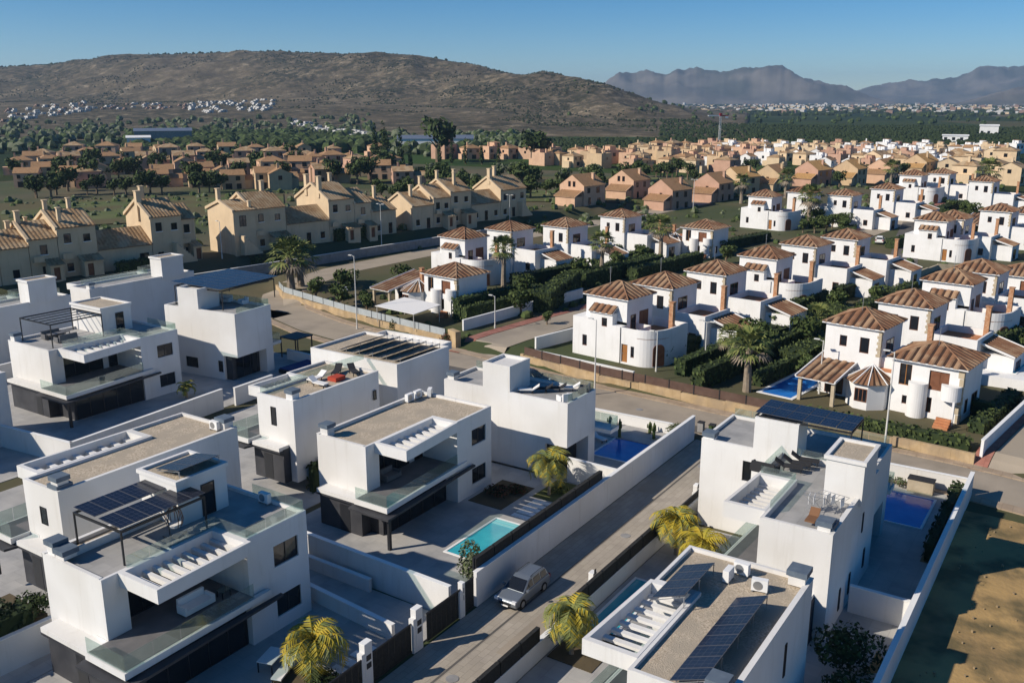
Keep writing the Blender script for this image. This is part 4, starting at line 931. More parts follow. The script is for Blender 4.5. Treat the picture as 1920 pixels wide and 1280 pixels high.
def town(label, u0, u1, h, D=9.0, rise=2.3, wm=cream, v=0.0, wins=None, chim=(), stairs=None, parapet=True):
    x = TO[0] + u0 * math.cos(TR) - v * math.sin(TR); y = TO[1] + u0 * math.sin(TR) + v * math.cos(TR); L = u1 - u0
    if wins is None:
        wins = []; n = max(1, int(L / 2.6))
        for k in range(n):
            c = L * (k + .5) / n; wins.append((c - .5, .9, 1.0, 1.3) if k % 2 == 0 else (c - .5, .05, 1.0, 2.3))
            if h > 6: wins.append((c - .55, h - 2.6, 1.1, 1.5 if k % 2 == 0 else 1.2))
    t = gable_house('townhouse', label, 'townhouse', x, y, 4.0, TR, L, D, h, rise, wm, tile_t, wins, chim, 'sand-coloured townhouses above the road', parapet=parapet, fwm=wood)
    if h > 6 and not stairs and parapet:
        q = L * .52; a = MB(); a.box(L - q, L - .15, -2.0, -.01, -1, 2.5, 0, skip='s'); a.panel('y', -2.0, L - q, L - .15, -1, 2.5, [(L - q + .5, L - q + 1.5, .05, 2.1)], .25); a.obj('porch', wm, t); shed_roof(t, L - q - .2, L + .05, -2.35, -.02, 2.5, 3.3, 's', ta=tile_t, tb=tile_t, soffit=wm, pitch=.6, verge=False); MB().box(L - q + .5, L - q + 1.5, -1.78, -1.74, .05, 2.1).obj('front_door', wood, t)
        bl = MB().box(.3, 1.9, -.7, -.01, 3.0, 3.15).box(.3, 1.9, -.7, -.62, 3.15, 3.95).obj('balcony', wm, t)
    for (u, z0, ww, hh) in wins:
        if ww < 1.3 and z0 > .5: MB().box(u - .12, u + ww + .12, -.14, -.003, z0 - .14, z0 - .02).obj('window_sill', trim, t)
    if stairs:
        for k in range(9): MB().box(stairs + k * .42, stairs + k * .42 + .42, -1.5, -.02, 0, 3.6 - k * .4).obj('stair_step', wm, t)
    return t
town('townhouse at the picture edge with lowest tiled roof', -13, -8.5, 5.5, chim=((1, 3, 6, 2.2, .6),))
town('low townhouse next to the picture-edge one, thin chimney on its gable', -8.4, -4.0, 5.7, chim=((.5, 4, 6.5, 3, .6), (3.5, 5, 7, 2.2, .6)))
town('townhouse with stepped gable between the low end house and the tall end house', -3.9, .5, 6.7, chim=((.4, 4.4, 7.5, 3.2, .7), (2.0, 5.5, 7.5, 2, .45)))
town('tall townhouse closing the first block, with large upper window', .6, 6.8, 8.1, chim=((.6, 5, 9, 3, .6), (4.4, 5, 9.5, 2.6, .6), (1.2, 1.5, 8.4, 2.6, .55)))
town('low dark-roofed garage link between the first two townhouse blocks', 6.9, 16.2, 3.9, D=7.5, rise=2.6, wins=[(7, .2, 1.6, 2.2)], parapet=False)
town('townhouse with tall lit gable and twin chimneys beside the garage link', 16.3, 22.0, 8.4, rise=2.6, chim=((.1, 4.0, 7.5, 5, .9), (1.6, 5.6, 9.5, 3.6, .7)), stairs=3.6)
town('narrow townhouse with outside stair next to the twin-chimney gable', 22.1, 25.4, 7.4, v=1.6, D=7)
town('flat-fronted pale townhouse with tall lit end wall and slit window', 31.6, 36.2, 8.2, rise=1.5, v=-1.2, wins=[(1.2, 5.2, 1.4, 2.0), (1, .3, 1, 2)], chim=((.5, 5.6, 9, 2.8, .7), (3.9, .8, 8, 1.6, .5)), stairs=1.0)
town('townhouse with wide sandy roof beside the slit-window end wall', 36.3, 43.6, 8.1, rise=2.6, chim=((5.6, 5, 10, 2.6, .7),))
town('low tiled link below the tall chimney gable', 43.7, 53.8, 4.6, D=8, rise=2.6, parapet=False)
town('townhouse with tallest lit gable and two gable chimneys', 53.9, 60.3, 8.4, rise=3.0, D=11, chim=((.2, 7.4, 8.8, 4.2, .8), (.2, 3.2, 8.6, 4.2, .8), (5, 6, 10.5, 2.6, .6)))
town('townhouse stepping down from the tallest gable', 60.4, 64.8, 7.3, rise=2.6)
town('low townhouse at the end of the tallest block, half hidden by bushes', 64.9, 71.5, 5.2, rise=2.4, chim=((4.0, 4, 6.5, 3.4, .6),))
town('low townhouse with broad lit gable starting the next block', 76.2, 82.5, 5.3, rise=2.6, chim=((2.2, 3, 6.5, 3, .6),))
town('middle townhouse of the stepped three-house block', 82.6, 87.8, 6.6, rise=2.6, chim=((.5, 5, 8, 3, .6),))
town('tallest townhouse of the stepped three-house block', 87.9, 94.5, 7.6, rise=2.6, chim=((.5, 5, 9, 3, .6), (3.2, 2.2, 8.6, 3, .6), (5.9, 5, 9, 3, .6)))
town('dark-roofed link between the stepped block and the last townhouse', 94.6, 104.5, 4.2, D=7.5, rise=2.6, parapet=False)
town('last townhouse of the row with two gable chimneys', 104.6, 113.8, 6.9, rise=2.8, chim=((.3, 4, 8, 3.6, .9), (3, 5, 9, 3, .7)), stairs=6.2)
PK = [(220, 122, pink, tile_p, 'salmon house with two attic windows in its lit gable, nearest the townhouses'), (244, 119, pink, tile_p, 'second salmon house with paired gable windows and a lean-to'), (240, 105, rose, tile_p, 'salmon house with plain lit gable behind the white villas'), (262, 100, rose, tile_p, 'salmon house with small terrace arch and shaded front'),
      (282, 101, gold, tile_o, 'orange-roofed house with steep slope facing the sun'), (296, 93, gold, tile_p, 'golden house with one dark square window'), (318, 87, rose, tile_o, 'rose house with an orange roof behind the palms'), (330, 77, gold, tile_o, 'golden house with a tall chimney beyond the palms'), (352, 71, pink, tile_p, 'salmon house with lean-to roofs at the end of the orange row'), (392, 66, gold, tile_o, 'wide golden house with dark arcade and flat orange roof')]
for k, (x, y, wm, rm, lb) in enumerate(PK):
    t = gable_house('terraced_house', lb, 'house', x, y, gz(x, y) - .2, TR + R([0, 4, -3, 2, -12, 5, -4, 3, 0, 2][k]), 9.5 if k < 9 else 15, 8.5, 5.6 if k < 8 else 5, 2.8, wm, rm, [(1.5, 3.6, 1.2, 1.4), (5.5, 3.4, 1.4, 1.6), (2, .4, 1, 2), (6, .4, 1.4, 1.6)], ((6.5, 2.0, 6, 2.6, .7),), 'orange and salmon houses beyond the villas', sidewins=((3.0, 5.2, .9, 1.5), (4.6, 5.2, .9, 1.5)) if k < 2 else ((3.5, 3.4, .9, 1.3),))
    lean = MB(); lean.box(-3.2, -.01, .6, 7.4, -1.5, 2.8); lean.obj('porch_wall', wm, t); shed_roof(t, -3.5, -.02, .3, 7.7, 2.8, 4.3, 'w', ta=rm, tb=rm, soffit=wm, pitch=.62)

# ------------------------------------------------------------------ far housing estates
def far_proto(wm, rm, kind):
    t = thing('far_house', 'x', 'house', (0, 0, -300)); b = MB()
    if kind == 0:      # two stepped gabled wings
        b.box(0, 8, 0, 7, -2, 5.2, skip='t'); b.box(8.01, 13, .8, 7.6, -2, 3.4, skip='t'); b.obj('wall', wm, t)
        for (x0, x1, y0, y1, h, r) in ((0, 8, 0, 7, 5.2, 1.7), (8.02, 13, .8, 7.6, 3.4, 1.5)):
            q = MB(); ym = (y0 + y1) / 2; q.quad([(x0 - .2, y0 - .3, h - .1), (x1 + .2, y0 - .3, h - .1), (x1 + .2, ym, h + r), (x0 - .2, ym, h + r)]); q.quad([(x0 - .2, y1 + .3, h - .1), (x1 + .2, y1 + .3, h - .1), (x1 + .2, ym, h + r), (x0 - .2, ym, h + r)][::-1])
            q.quad([(x0, y0, h), (x0, y1, h), (x0, ym, h + r - .05)], 1); q.quad([(x1, y0, h), (x1, y1, h), (x1, ym, h + r - .05)], 1); q.obj('roof', [rm, wm], t)
        W = [(1.2, 3.2, 1.1, 1.3), (4.8, 3.2, 1.5, 1.5), (1.2, .2, 2.2, 2.0), (5, .3, 1.6, 1.8)]
    elif kind == 1:    # hipped cube with porch
        b.box(0, 9, 0, 8, -2, 5.6, skip='t'); b.box(9.01, 12.5, 1, 7, -2, 3.0); b.box(-2.5, -.01, 1, 6, -2, 2.8); b.obj('wall', wm, t)
        q = MB(); e = [(4, 4, 7.4), (5, 4, 7.4)]; c = [(-.3, -.3, 5.55), (9.3, -.3, 5.55), (9.3, 8.3, 5.55), (-.3, 8.3, 5.55)]
        q.quad([c[0], c[1], e[1], e[0]]); q.quad([c[1], c[2], e[1]]); q.quad([c[2], c[3], e[0], e[1]]); q.quad([c[3], c[0], e[0]]); q.obj('roof', rm, t)
        W = [(1.5, 3.4, 1.4, 1.5), (5.6, 3.4, 1.4, 1.5), (3, .2, 2.4, 2.1)]
    else:              # flat-roofed cubes with parapets and roof tower
        b.box(0, 9, 0, 8, -2, 5.8); rim(b, .01, 8.99, .01, 7.99, 5.8, 6.5); b.box(5, 8.6, 2, 6, 5.81, 8.2); b.box(9.01, 12, 1, 7, -2, 3.2); b.obj('wall', wm, t)
        q = MB(); q.quad([(4.8, 1.8, 8.21), (8.8, 1.8, 8.21), (8.8, 6.2, 8.6), (4.8, 6.2, 8.6)]); q.obj('roof', rm, t)
        W = [(1.2, 3.4, 1.6, 1.6), (5.4, 3.4, 1.6, 1.7), (1.2, .2, 2.4, 2.2)]
    for (u, z, ww, hh) in W: MB().box(u, u + ww, -.06, -.005, z, z + hh).box(u - .12, u + ww + .12, -.12, -.003, z - .14, z - .01, 1).obj('window', [darkglass, wm], t)
    MB().box(-.06, -.005, 3, 4.2, 3.3, 4.6).obj('window', darkglass, t)
    c = MB().box(2.2, 2.9, 3.4, 4.1, 4.5, 8.4).obj('chimney', wm, t)
    return t
PT = {}
for nm, wm, rm in (('g', gold, tile_p), ('p', pink, tile_p), ('r', rose, tile_t), ('w', white2, tile_p), ('c', cream, tile_t)):
    for kd in range(3): PT[nm + str(kd)] = far_proto(wm, rm, kd)
used = set()
def far_house(key, x, y, rz, sc, label, group):
    z = gz(x, y) - .1; o = PT[key]
    if key not in used:
        used.add(key); o.location = (x, y, z); o.rotation_euler = (0, 0, rz); o.scale = (sc,) * 3; o['label'] = label; o['group'] = group; return o
    return dup(o, (x, y, z), rz, sc, label, group)
FARA = [(164, 303), (172, 291), (180, 279), (188, 267), (196, 256), (197, 241), (203, 232), (210, 223)]
FARB = [(195, 362), (208, 363), (203, 332), (215, 323), (228, 315), (226, 290), (236, 284), (236, 267), (249, 266), (229, 232), (242, 233), (251, 228), (243, 209)]
FARC = [(231, 410), (250, 403), (259, 383), (283, 390), (283, 362), (288, 342), (291, 325), (289, 303), (282, 279), (279, 262), (277, 245)]
FARD = [(363, 279), (369, 270), (375, 261), (380, 253), (386, 244), (401, 245)]
FARE = [(363, 217), (356, 203), (373, 202), (365, 189), (382, 188), (375, 175), (392, 173), (384, 161), (401, 159), (401, 236), (399, 225), (397, 214), (416, 214), (414, 203), (411, 192), (431, 191), (428, 181), (425, 170), (446, 169), (443, 158), (440, 148), (485, 223), (480, 211), (495, 208), (490, 197), (505, 193), (500, 182), (515, 178), (509, 167)]
FARW = [(516, 196), (518, 187), (528, 181), (520, 173), (530, 167), (532, 156), (534, 149), (539, 144), (534, 134), (538, 128), (548, 122), (545, 113), (552, 109), (551, 99), (549, 92), (551, 85), (554, 80), (555, 73), (567, 66), (567, 61), (568, 52), (458, 175), (460, 167), (460, 160), (459, 150), (462, 143), (464, 135), (478, 132), (470, 121), (478, 116), (486, 110), (484, 102), (493, 98), (484, 87), (488, 83), (500, 77), (494, 69), (508, 62), (510, 56), (509, 49), (391, 151), (394, 145), (408, 142), (413, 135), (413, 128), (421, 121), (417, 113), (421, 106), (432, 99), (434, 93), (438, 86), (442, 79), (448, 72), (450, 66), (458, 61)]
FARY = [(391, 55), (433, 52), (388, 39), (358, 44), (463, 42), (366, 31), (404, 75), (410, 87), (485, 51)]
FARA2 = [(180, 320), (184, 303), (195, 297), (199, 280), (211, 274), (215, 257), (227, 251), (230, 235)]
FARB2 = [(214, 386), (221, 371), (228, 355), (241, 348), (248, 333), (255, 318), (268, 310), (274, 295), (281, 280), (295, 272)]
FARC2 = [(272, 452), (276, 431), (290, 427), (293, 406), (308, 401), (311, 381), (325, 375), (328, 355), (343, 349), (345, 330), (360, 323)]
FARE2 = [(372, 223), (370, 213), (381, 210), (379, 200), (390, 196), (388, 186), (399, 183), (396, 173), (408, 169), (405, 159), (452, 217), (448, 206), (461, 204), (457, 193), (470, 190), (466, 180), (479, 176), (474, 166), (348, 170), (360, 168), (356, 158), (368, 156), (364, 146), (376, 144), (371, 134)]
FARW2 = [(493, 182), (495, 177), (498, 170), (499, 165), (503, 157), (505, 150), (507, 145), (511, 136), (513, 130), (515, 125), (518, 117), (521, 111), (524, 104), (525, 98), (529, 91), (531, 85), (532, 80), (535, 74), (538, 66), (541, 59), (542, 55), (425, 163), (431, 157), (435, 150), (440, 143), (441, 136), (446, 131), (453, 123), (453, 117), (462, 112), (463, 104), (470, 99), (470, 91), (474, 84), (483, 79), (483, 70), (493, 65), (494, 59), (496, 52), (391, 102), (402, 96), (405, 90), (405, 82), (411, 76), (413, 69), (422, 63), (429, 57), (431, 50)]
ROWS = {'A': [8, 8], 'B': [13, 10], 'C': [11, 11], 'D': [6], 'E': [9, 12, 8, 10, 8, 7], 'W': [21, 19, 15, 21, 18, 9], 'Y': [9]}
FARA += FARA2; FARB += FARB2; FARC += FARC2; FARE += FARE2; FARW += FARW2
ORD = 'first second third fourth fifth sixth seventh eighth ninth tenth eleventh twelfth thirteenth fourteenth fifteenth sixteenth seventeenth eighteenth nineteenth twentieth twenty-first'.split()
ROWN = {'A': ['golf-side terracotta row', 'second terracotta row'], 'B': ['row among the dark trees', 'upper row among the dark trees'], 'C': ['back row below the pine wood', 'topmost row touching the pine wood'], 'D': ['cypress line below the dark grove'], 'E': ['front rank left of the crane', 'third rank left of the crane', 'top rank behind the crane', 'second rank left of the crane', 'fourth rank by the crane', 'rank above the salmon roofs'], 'W': ['top pale rank', 'third pale rank', 'fifth pale rank', 'second pale rank', 'fourth pale rank', 'lowest pale rank'], 'Y': ['cluster above the rear villas']}
LB = {'A': ('terracotta house in the front row behind the golf grass, far left', 'terracotta houses behind the golf grass'), 'B': ('terracotta house among dark trees behind the front terracotta row', 'terracotta houses among the dark trees'), 'C': ('small terracotta house in the back row below the pine wood', 'terracotta houses below the pine wood'), 'D': ('pink house with cypresses in the line below the dark grove', 'pink houses below the dark grove'), 'E': ('ochre house in the crowded estate left of the crane', 'ochre houses around the crane'), 'W': ('pale house in the far white estate before the green plain', 'pale houses before the green plain'), 'Y': ('cream tiled house on the rise above the rear white villas', 'cream houses above the rear villas')}
KN = {'g': 'golden', 'p': 'salmon', 'r': 'rose-red', 'w': 'white', 'c': 'cream'}
for nm, lst, keys in (('A', FARA, ['g0', 'p0', 'r1', 'g0']), ('B', FARB, ['p0', 'g1', 'r0', 'p1']), ('C', FARC, ['r1', 'g0', 'p1']), ('D', FARD, ['p1', 'p2', 'r2']), ('E', FARE, ['g1', 'p2', 'g2', 'r1', 'c1']), ('W', FARW, ['w2', 'w1', 'c2', 'w2', 'c1', 'r2', 'w0']), ('Y', FARY, ['c0', 'c1'])):
    i0 = 0
    for row, cnt in zip(ROWN[nm], ROWS[nm]):
        sub = sorted(lst[i0:i0 + cnt], key=lambda q: px_of(*q)); i0 += cnt
        for k, (x, y) in enumerate(sub):
            sc = rnd.uniform(.85, 1.1) * (1.12 if nm == 'Y' else 1.0) * (.78 if nm == 'W' else 1) * (.85 if nm == 'E' else 1)
            key = keys[rnd.randrange(len(keys))]
            far_house(key, x, y, TR + R(rnd.choice([0, 0, 6, -8, 90, 12, -15])) + (R(-25) if nm in 'ABC' else 0), sc, 'far %s house, %s from the left in the %s' % (KN[key[0]], ORD[k], row), LB[nm][1])
for k, o in PT.items():
    if k not in used:
        for c in list(o.children):
            for g in list(c.children): bpy.data.objects.remove(g)
            bpy.data.objects.remove(c)
        bpy.data.objects.remove(o)

# ------------------------------------------------------------------ plants
def leaf_cloud(blobs, n, size, nm=2, seed=1, flat=.5):
    r = random.Random(seed); b = MB(); tot = sum(q[3] * q[4] * q[5] for q in blobs)
    for q in blobs:
        for _ in range(max(4, int(n * q[3] * q[4] * q[5] / tot))):
            d = Vector((r.gauss(0, 1), r.gauss(0, 1), r.gauss(0, 1))).normalized(); k = r.uniform(.55, 1.04) ** .7
            p = Vector((q[0] + d.x * q[3] * k, q[1] + d.y * q[4] * k, q[2] + d.z * q[5] * k))
            nrm = (d + Vector((r.gauss(0, flat), r.gauss(0, flat), r.gauss(0, flat)))).normalized(); u = nrm.orthogonal().normalized(); v = nrm.cross(u); a = r.uniform(0, 6.3); u, v = u * math.cos(a) + v * math.sin(a), v * math.cos(a) - u * math.sin(a)
            s = size * r.uniform(.6, 1.3); i = len(b.v)
            b.v += [tuple(p - u * s), tuple(p - v * s * .5), tuple(p + u * s), tuple(p + v * s * .5)]; b.f.append((i, i + 1, i + 2, i + 3)); b.m.append(r.randrange(nm))
    return b
def trunk_mesh(h, r, seed=2, limbs=4):
    q = random.Random(seed); b = MB(); b.tube([(0, 0, -.3), (.05, .03, h * .5), (0, .05, h)], [r * 1.25, r, r * .7], 6)
    for k in range(limbs):
        a = 6.28 * k / limbs + q.random(); l = h * .55; b.tube([(0, 0, h * .75), (math.cos(a) * l * .5, math.sin(a) * l * .5, h * 1.05), (math.cos(a) * l, math.sin(a) * l, h * 1.3)], [r * .6, r * .4, r * .15], 5)
    return b
def blobs_round(R0, h, seed):
    q = random.Random(seed); return [(q.uniform(-.55, .55) * R0, q.uniform(-.55, .55) * R0, h + q.uniform(-.35, .5) * R0, R0 * q.uniform(.4, .62), R0 * q.uniform(.4, .62), R0 * q.uniform(.35, .5)) for _ in range(8)]
def make_tree(name, label, cat, group, R0, h, n, size, ms, seed, bl=None):
    t = thing(name, label, cat, (0, 0, -400), 0, group)
    leaf_cloud(bl or blobs_round(R0, h + R0 * .5, seed), n, size, len(ms), seed).obj('crown', ms, t)
    trunk_mesh(h, .16 * R0 / 2 + .06, seed).obj('trunk', bark, t); return t
def palm_feather(name, label, cat, h, nf, L, ms, seed, group=None, droop=1.0):
    t = thing(name, label, cat, (0, 0, 0), 0, group); q = random.Random(seed); top = Vector((.12, .05, h))
    b = MB(); b.tube([(0, 0, -.3), (.03, .0, h * .35), (.1, .04, h * .8), tuple(top)], [.17, .13, .12, .14], 7); b.obj('trunk', barkp, t)
    for k in range(nf):
        az = 2.4 * k + q.uniform(-.2, .2); el = R(80 - 75 * (k / nf) + q.uniform(-8, 8)); ln = L * q.uniform(.8, 1.08); f = MB(); P = []; p = top.copy(); e = el
        for s in range(9):
            P.append(p.copy()); p = p + Vector((math.cos(az) * math.cos(e), math.sin(az) * math.cos(e), math.sin(e))) * ln / 8; e -= R(13) * droop * (1 + .1 * s)
        side = Vector((-math.sin(az), math.cos(az), 0)); f.tube([tuple(x) for x in P], [.03] * 8 + [.01], 4)
        for s in range(1, 9):
            for ii in range(2):
                base = P[s].lerp(P[s - 1], .5 * ii); d = (P[s] - P[s - 1]).normalized(); w_ = ln * .34 * math.sin(math.pi * (.18 + .78 * (s - .5 * ii) / 9))
                for sg in (-1, 1):
                    tip = base + side * sg * w_ * .85 + d * w_ * .55 - Vector((0, 0, w_ * .38)); f.quad([tuple(base), tuple(base + d * .11), tuple(tip), tuple(base - d * .02)], 1 if q.random() < .35 else 0)
        f.obj('frond', ms, t)
    return t
def palm_fan(label, h, seed, group, nf=34, L=1.5, skirt=True):
    t = thing('fan_palm', label, 'palm', (0, 0, 0), 0, group); q = random.Random(seed)
    b = MB(); b.tube([(0, 0, -.3), (.05, 0, h * .3), (.02, .06, h * .7), (0, 0, h)], [.42, .34, .28, .3], 9); b.obj('trunk', barkp, t)
    for k in range(nf):
        az = 2.4 * k; el = R(78 - 125 * k / nf + q.uniform(-8, 8)); d = Vector((math.cos(az) * math.cos(el), math.sin(az) * math.cos(el), math.sin(el))); o = Vector((0, 0, h + .1)); c = o + d * L * .75; f = MB()
        f.tube([tuple(o), tuple(c)], .03, 4); side = d.cross(Vector((0, 0, 1))).normalized() if abs(d.z) < .95 else Vector((1, 0, 0)); upv = side.cross(d)
        for j in range(9):
            a = R(-75 + 150 * j / 8); v = d * math.cos(a) + side * math.sin(a); tip = c + v * L * .8 - Vector((0, 0, .28 * L * (1 if j in (0, 8) else .7))); e = v.cross(upv).normalized() * .10; m_ = c + v * L * .45
            f.quad([tuple(c), tuple(m_ - e), tuple(tip), tuple(m_ + e)], 2 if k > nf * .82 else (1 if q.random() < .4 else 0))
        f.obj('frond', [leaf_p, leaf_g, barkp], t)
    return t
def place(t, x, y, z=None, rz=0, s=1):
    t.location = (x, y, gz(x, y) if z is None else z); t.rotation_euler = (0, 0, rz); t.scale = (s,) * 3 if not isinstance(s, tuple) else s; return t
yl = [leaf_y, leaf_p]
p0 = place(palm_feather('feather_palm', 'yellowing palm with full fronds in the planted bed of the pergola house', 'palm', 2.1, 30, 2.5, yl, 3, 'yellowing palms of the new gardens'), 32.2, 34.8, .1)
place(palm_feather('feather_palm', 'green and yellow palm by the stepping slabs in the pool garden', 'palm', 2.7, 30, 2.4, [leaf_p, leaf_y], 5, 'yellowing palms of the new gardens'), 61.0, 36.6, .1)
place(palm_feather('feather_palm', 'taller yellow palm beside the small white lane pillar', 'palm', 2.4, 28, 2.4, yl, 8, 'yellowing palms of the new gardens'), 57.3, 23.6, .05)
place(palm_feather('feather_palm', 'orange-tipped low palm in front of the taller lane palm', 'palm', 2.0, 22, 2.4, [leaf_y, leaf_y], 9, 'yellowing palms of the new gardens'), 55.8, 21.0, .05)
place(palm_feather('feather_palm', 'shaggy green palm with brown skirt overhanging the lane wall', 'palm', 2.5, 34, 2.3, [leaf_p, leaf_y], 12, 'yellowing palms of the new gardens', droop=1.15), 42.3, 23.7, .05)
place(palm_feather('feather_palm', 'small palm against the charcoal ground floor of the black-pergola house', 'palm', 1.2, 14, 1.4, [leaf_p, leaf_y], 14, 'yellowing palms of the new gardens'), 61.2, 83.6, .05)
FPG = 'fan palms among the villas'
for lb, x, y, h, s, kk in [('thick-trunked fan palm beside the blue villa pool', 94.6, 31.6, 5.0, 1.25, 1), ('smaller fan palm behind the thick-trunked one', 100.4, 35.9, 4.3, .85, 2), ('green fan palm in front of the two-chimney villa', 127.4, 85.8, 6.6, 1.25, 3),
    ('slim fan palm left of the arched-window villa', 142.9, 75.4, 6.6, 1.2, 4), ('fan palm standing before the columned-porch villa', 166.5, 74.9, 6.6, 1.35, 5), ('tall fan palm before the ochre-wall villa', 229.2, 64.0, 7.0, 1.7, 6), ('broad palm at the street bend, larger stem', 106.0, 114.3, 5.6, 1.9, 7), ('second palm stem at the street bend, leaning behind', 109.5, 115.6, 4.6, 1.8, 8),
    ('little round palm on the verge below the townhouses', 147.9, 146, 2.6, .9, 9), ('big dark palm in front of the cream houses', 330.0, 37.0, 6.5, 2.2, 10), ('pale fan palm growing in the hedge corner', 126.5, 33.1, 1.9, 1.1, 11), ('fan palm in the garden of the orange-terrace villa', 112.5, 26.5, 1.4, 1.0, 12), ('thin palm beside the golden house', 262, 93, 6, 1.5, 13), ('thin palm between two orange houses', 281, 86, 6, 1.5, 14), ('palm before the salmon lean-to house', 330, 66, 6, 1.6, 15)]:
    place(palm_fan(lb, h / s, kk, FPG, 30 if kk < 8 else 20), x, y, None, kk, s)
# hedges: clipped block, leafy all over
def hedge(label, a, b, w, h, z=None, m=leaf_h, group=None, dens=7.0, name='hedge', lumpy=.12):
    L = math.hypot(b[0] - a[0], b[1] - a[1]); rz = math.atan2(b[1] - a[1], b[0] - a[0]); zz = gz((a[0] + b[0]) / 2, (a[1] + b[1]) / 2) if z is None else z; r = random.Random(int(a[0] * 7 + a[1] * 13)); q = MB()
    q.box(.1, L - .1, -w / 2 + .12, w / 2 - .12, -.4, h - .12, 1)
    for _ in range(int((2 * L * h + L * w + 2 * w * h) * dens)):
        f = r.random() * (2 * L * h + L * w + 2 * w * h); nz = (0, 0, 1)
        if f < 2 * L * h: p = (r.uniform(0, L), w / 2 * r.choice((-1, 1)), r.uniform(0, h)); nz = (0, math.copysign(1, p[1]), .2)
        elif f < 2 * L * h + L * w: p = (r.uniform(0, L), r.uniform(-w / 2, w / 2), h)
        else: p = (r.choice((0, L)), r.uniform(-w / 2, w / 2), r.uniform(0, h)); nz = (1 if p[0] > 0 else -1, 0, .2)
        n = (Vector(nz) + Vector((r.gauss(0, .5), r.gauss(0, .5), r.gauss(0, .5)))).normalized(); u = n.orthogonal().normalized(); v = n.cross(u); s = r.uniform(.12, .3); P = Vector(p) + n * r.uniform(-.05, lumpy); i = len(q.v)
        q.v += [tuple(P - u * s), tuple(P - v * s * .6), tuple(P + u * s), tuple(P + v * s * .6)]; q.f.append((i, i + 1, i + 2, i + 3)); q.m.append(0 if r.random() < .75 else 1)
    o = q.obj(name, [m, leaf_d], None, loc=(a[0], a[1], zz), rz=rz); return tag(o, label, 'hedge', group)
hedge('long clipped hedge running back from the fan palm between two villa gardens', (92.5, 36.6), (127, 31.2), 1.6, 2.3)
hedge('clipped hedge behind the blue pool of the bay-window villa', (97, 31.4), (119, 28.2), 1.2, 1.7)
hedge('tall dark hedge under the end wall of the bay-window villa', (94.0, 8.8), (107.5, 6.9), 1.6, 1.2)
hedge('low leafy hedge on the stone kerb beside the second street lamp', (89.4, 8.6), (90.2, 24.0), 1.2, 1.0, 1.0)
hedge('big square hedge below the two-chimney villa, brightly lit', (115, 70.6), (133, 75.5), 3.0, 3.2)
hedge('dark hedge lining the side street wall', (103.4, 76.6), (127, 72.2), 1.4, 2.4)
hedge('tall black-green hedge beside the curved-balcony villa', (104, 78.4), (117, 77.0), 1.6, 3.2, m=leaf_g)
hedge('thick hedge behind the fan palm and the arched-window villa', (135, 76), (160, 73), 4, 2.6, m=leaf_g)
hedge('hedge separating the mossy turret villa from the hedge-corner palm', (132, 38), (143.5, 36.8), 1.8, 2.6)
hedge('lit hedge in front of the orange-terrace villa', (129.4, 24.5), (133.5, 34.5), 2.0, 2.6)
hedge('clipped hedge behind the bay-window villa at the garden corner', (106.5, 26.6), (119, 24.8), 1.6, 2.4)
hedge('hedge at the foot of the wide-curved turret villa', (121, 12.6), (134, 9.0), 1.6, 2.4)
hedge('dark hedge block between the third villa and the mossy turret villa', (124, 41.6), (134, 40.2), 1.8, 2.4, m=leaf_g)
hedge('dark hedge along the grey side road below the white rear row', (196, 47), (224, 53), 3.0, 2.2, m=leaf_g)
hedge('hedge and shrubs under the rear-row turreted villa', (236, 39), (270, 30), 3.0, 2.0)
hedge('hedge on the verge in front of the stepped townhouses', (136, 133.5), (146, 132), 2.2, 2.4)
hedge('hedge in front of the garage link of the townhouses', (90, 138), (97, 136.5), 2.0, 2.2)
hedge('bushy hedge beside the outside stair of the townhouses', (114, 132.5), (122, 131.5), 2.0, 2.0)
hedge('creeper alley hedge along the blank wall of the tall white house', (50.5, 53.6), (60, 53.7), .7, 2.6, 0, m=leaf_d)
hedge('dark hedge strip on the pool side of the sandy-lot wall', (66, 8.1), (79, 8.1), .8, 1.6, 0, m=leaf_d)
hedge('planted strip of dark shrubs under the picture-edge wall', (12, 51.6), (25, 50.9), 1.6, 1.2, 2.0, m=leaf_d)
# shrubs
def shrub(label, x, y, R0, h, ms, seed, n=500, size=.14, z=None, group=None):
    q = random.Random(seed); bl = [(q.uniform(-.5, .5) * R0, q.uniform(-.5, .5) * R0, h * q.uniform(.35, .7), R0 * .6, R0 * .6, h * .4) for _ in range(6)]
    b = leaf_cloud(bl, n, size, len(ms), seed); t = thing('shrub', label, 'shrub', (x, y, gz(x, y) if z is None else z), 0, group); b.obj('foliage', ms, t); MB().tube([(0, 0, -.2), (.05, 0, h * .6)], .06, 5).obj('stem', bark, t); return t
shrub('grey-green olive bush at the pool corner by the lane gate', 46.3, 34.0, 1.3, 2.4, [leaf_o, leaf_g], 4, 1100, .13, .1)
shrub('dark red shrub in the bed under the side windows', 58.6, 40.3, 1.3, .7, [leaf_r, leaf_d], 6, 500, .13, .1); shrub('reddish low shrub beside the dark red one', 60.3, 39.2, 1.0, .6, [leaf_r, leaf_d], 7, 400, .12, .1)
shrub('low green shrub at the foot of the pool-garden palm', 62.0, 36.2, .9, .5, [leaf_h, leaf_p], 8, 400, .1, .1)
shrub('dry grey shrub with pale twigs on the picture-edge wall', 22.5, 52.4, 2.0, 2.0, [leaf_o, leaf_d], 9, 1200, .14, 2.0)
shrub('dark shrub on the picture-edge wall by the charcoal house', 25.6, 51.4, 1.1, 1.4, [leaf_d, leaf_g], 10, 600, .13, 2.0)
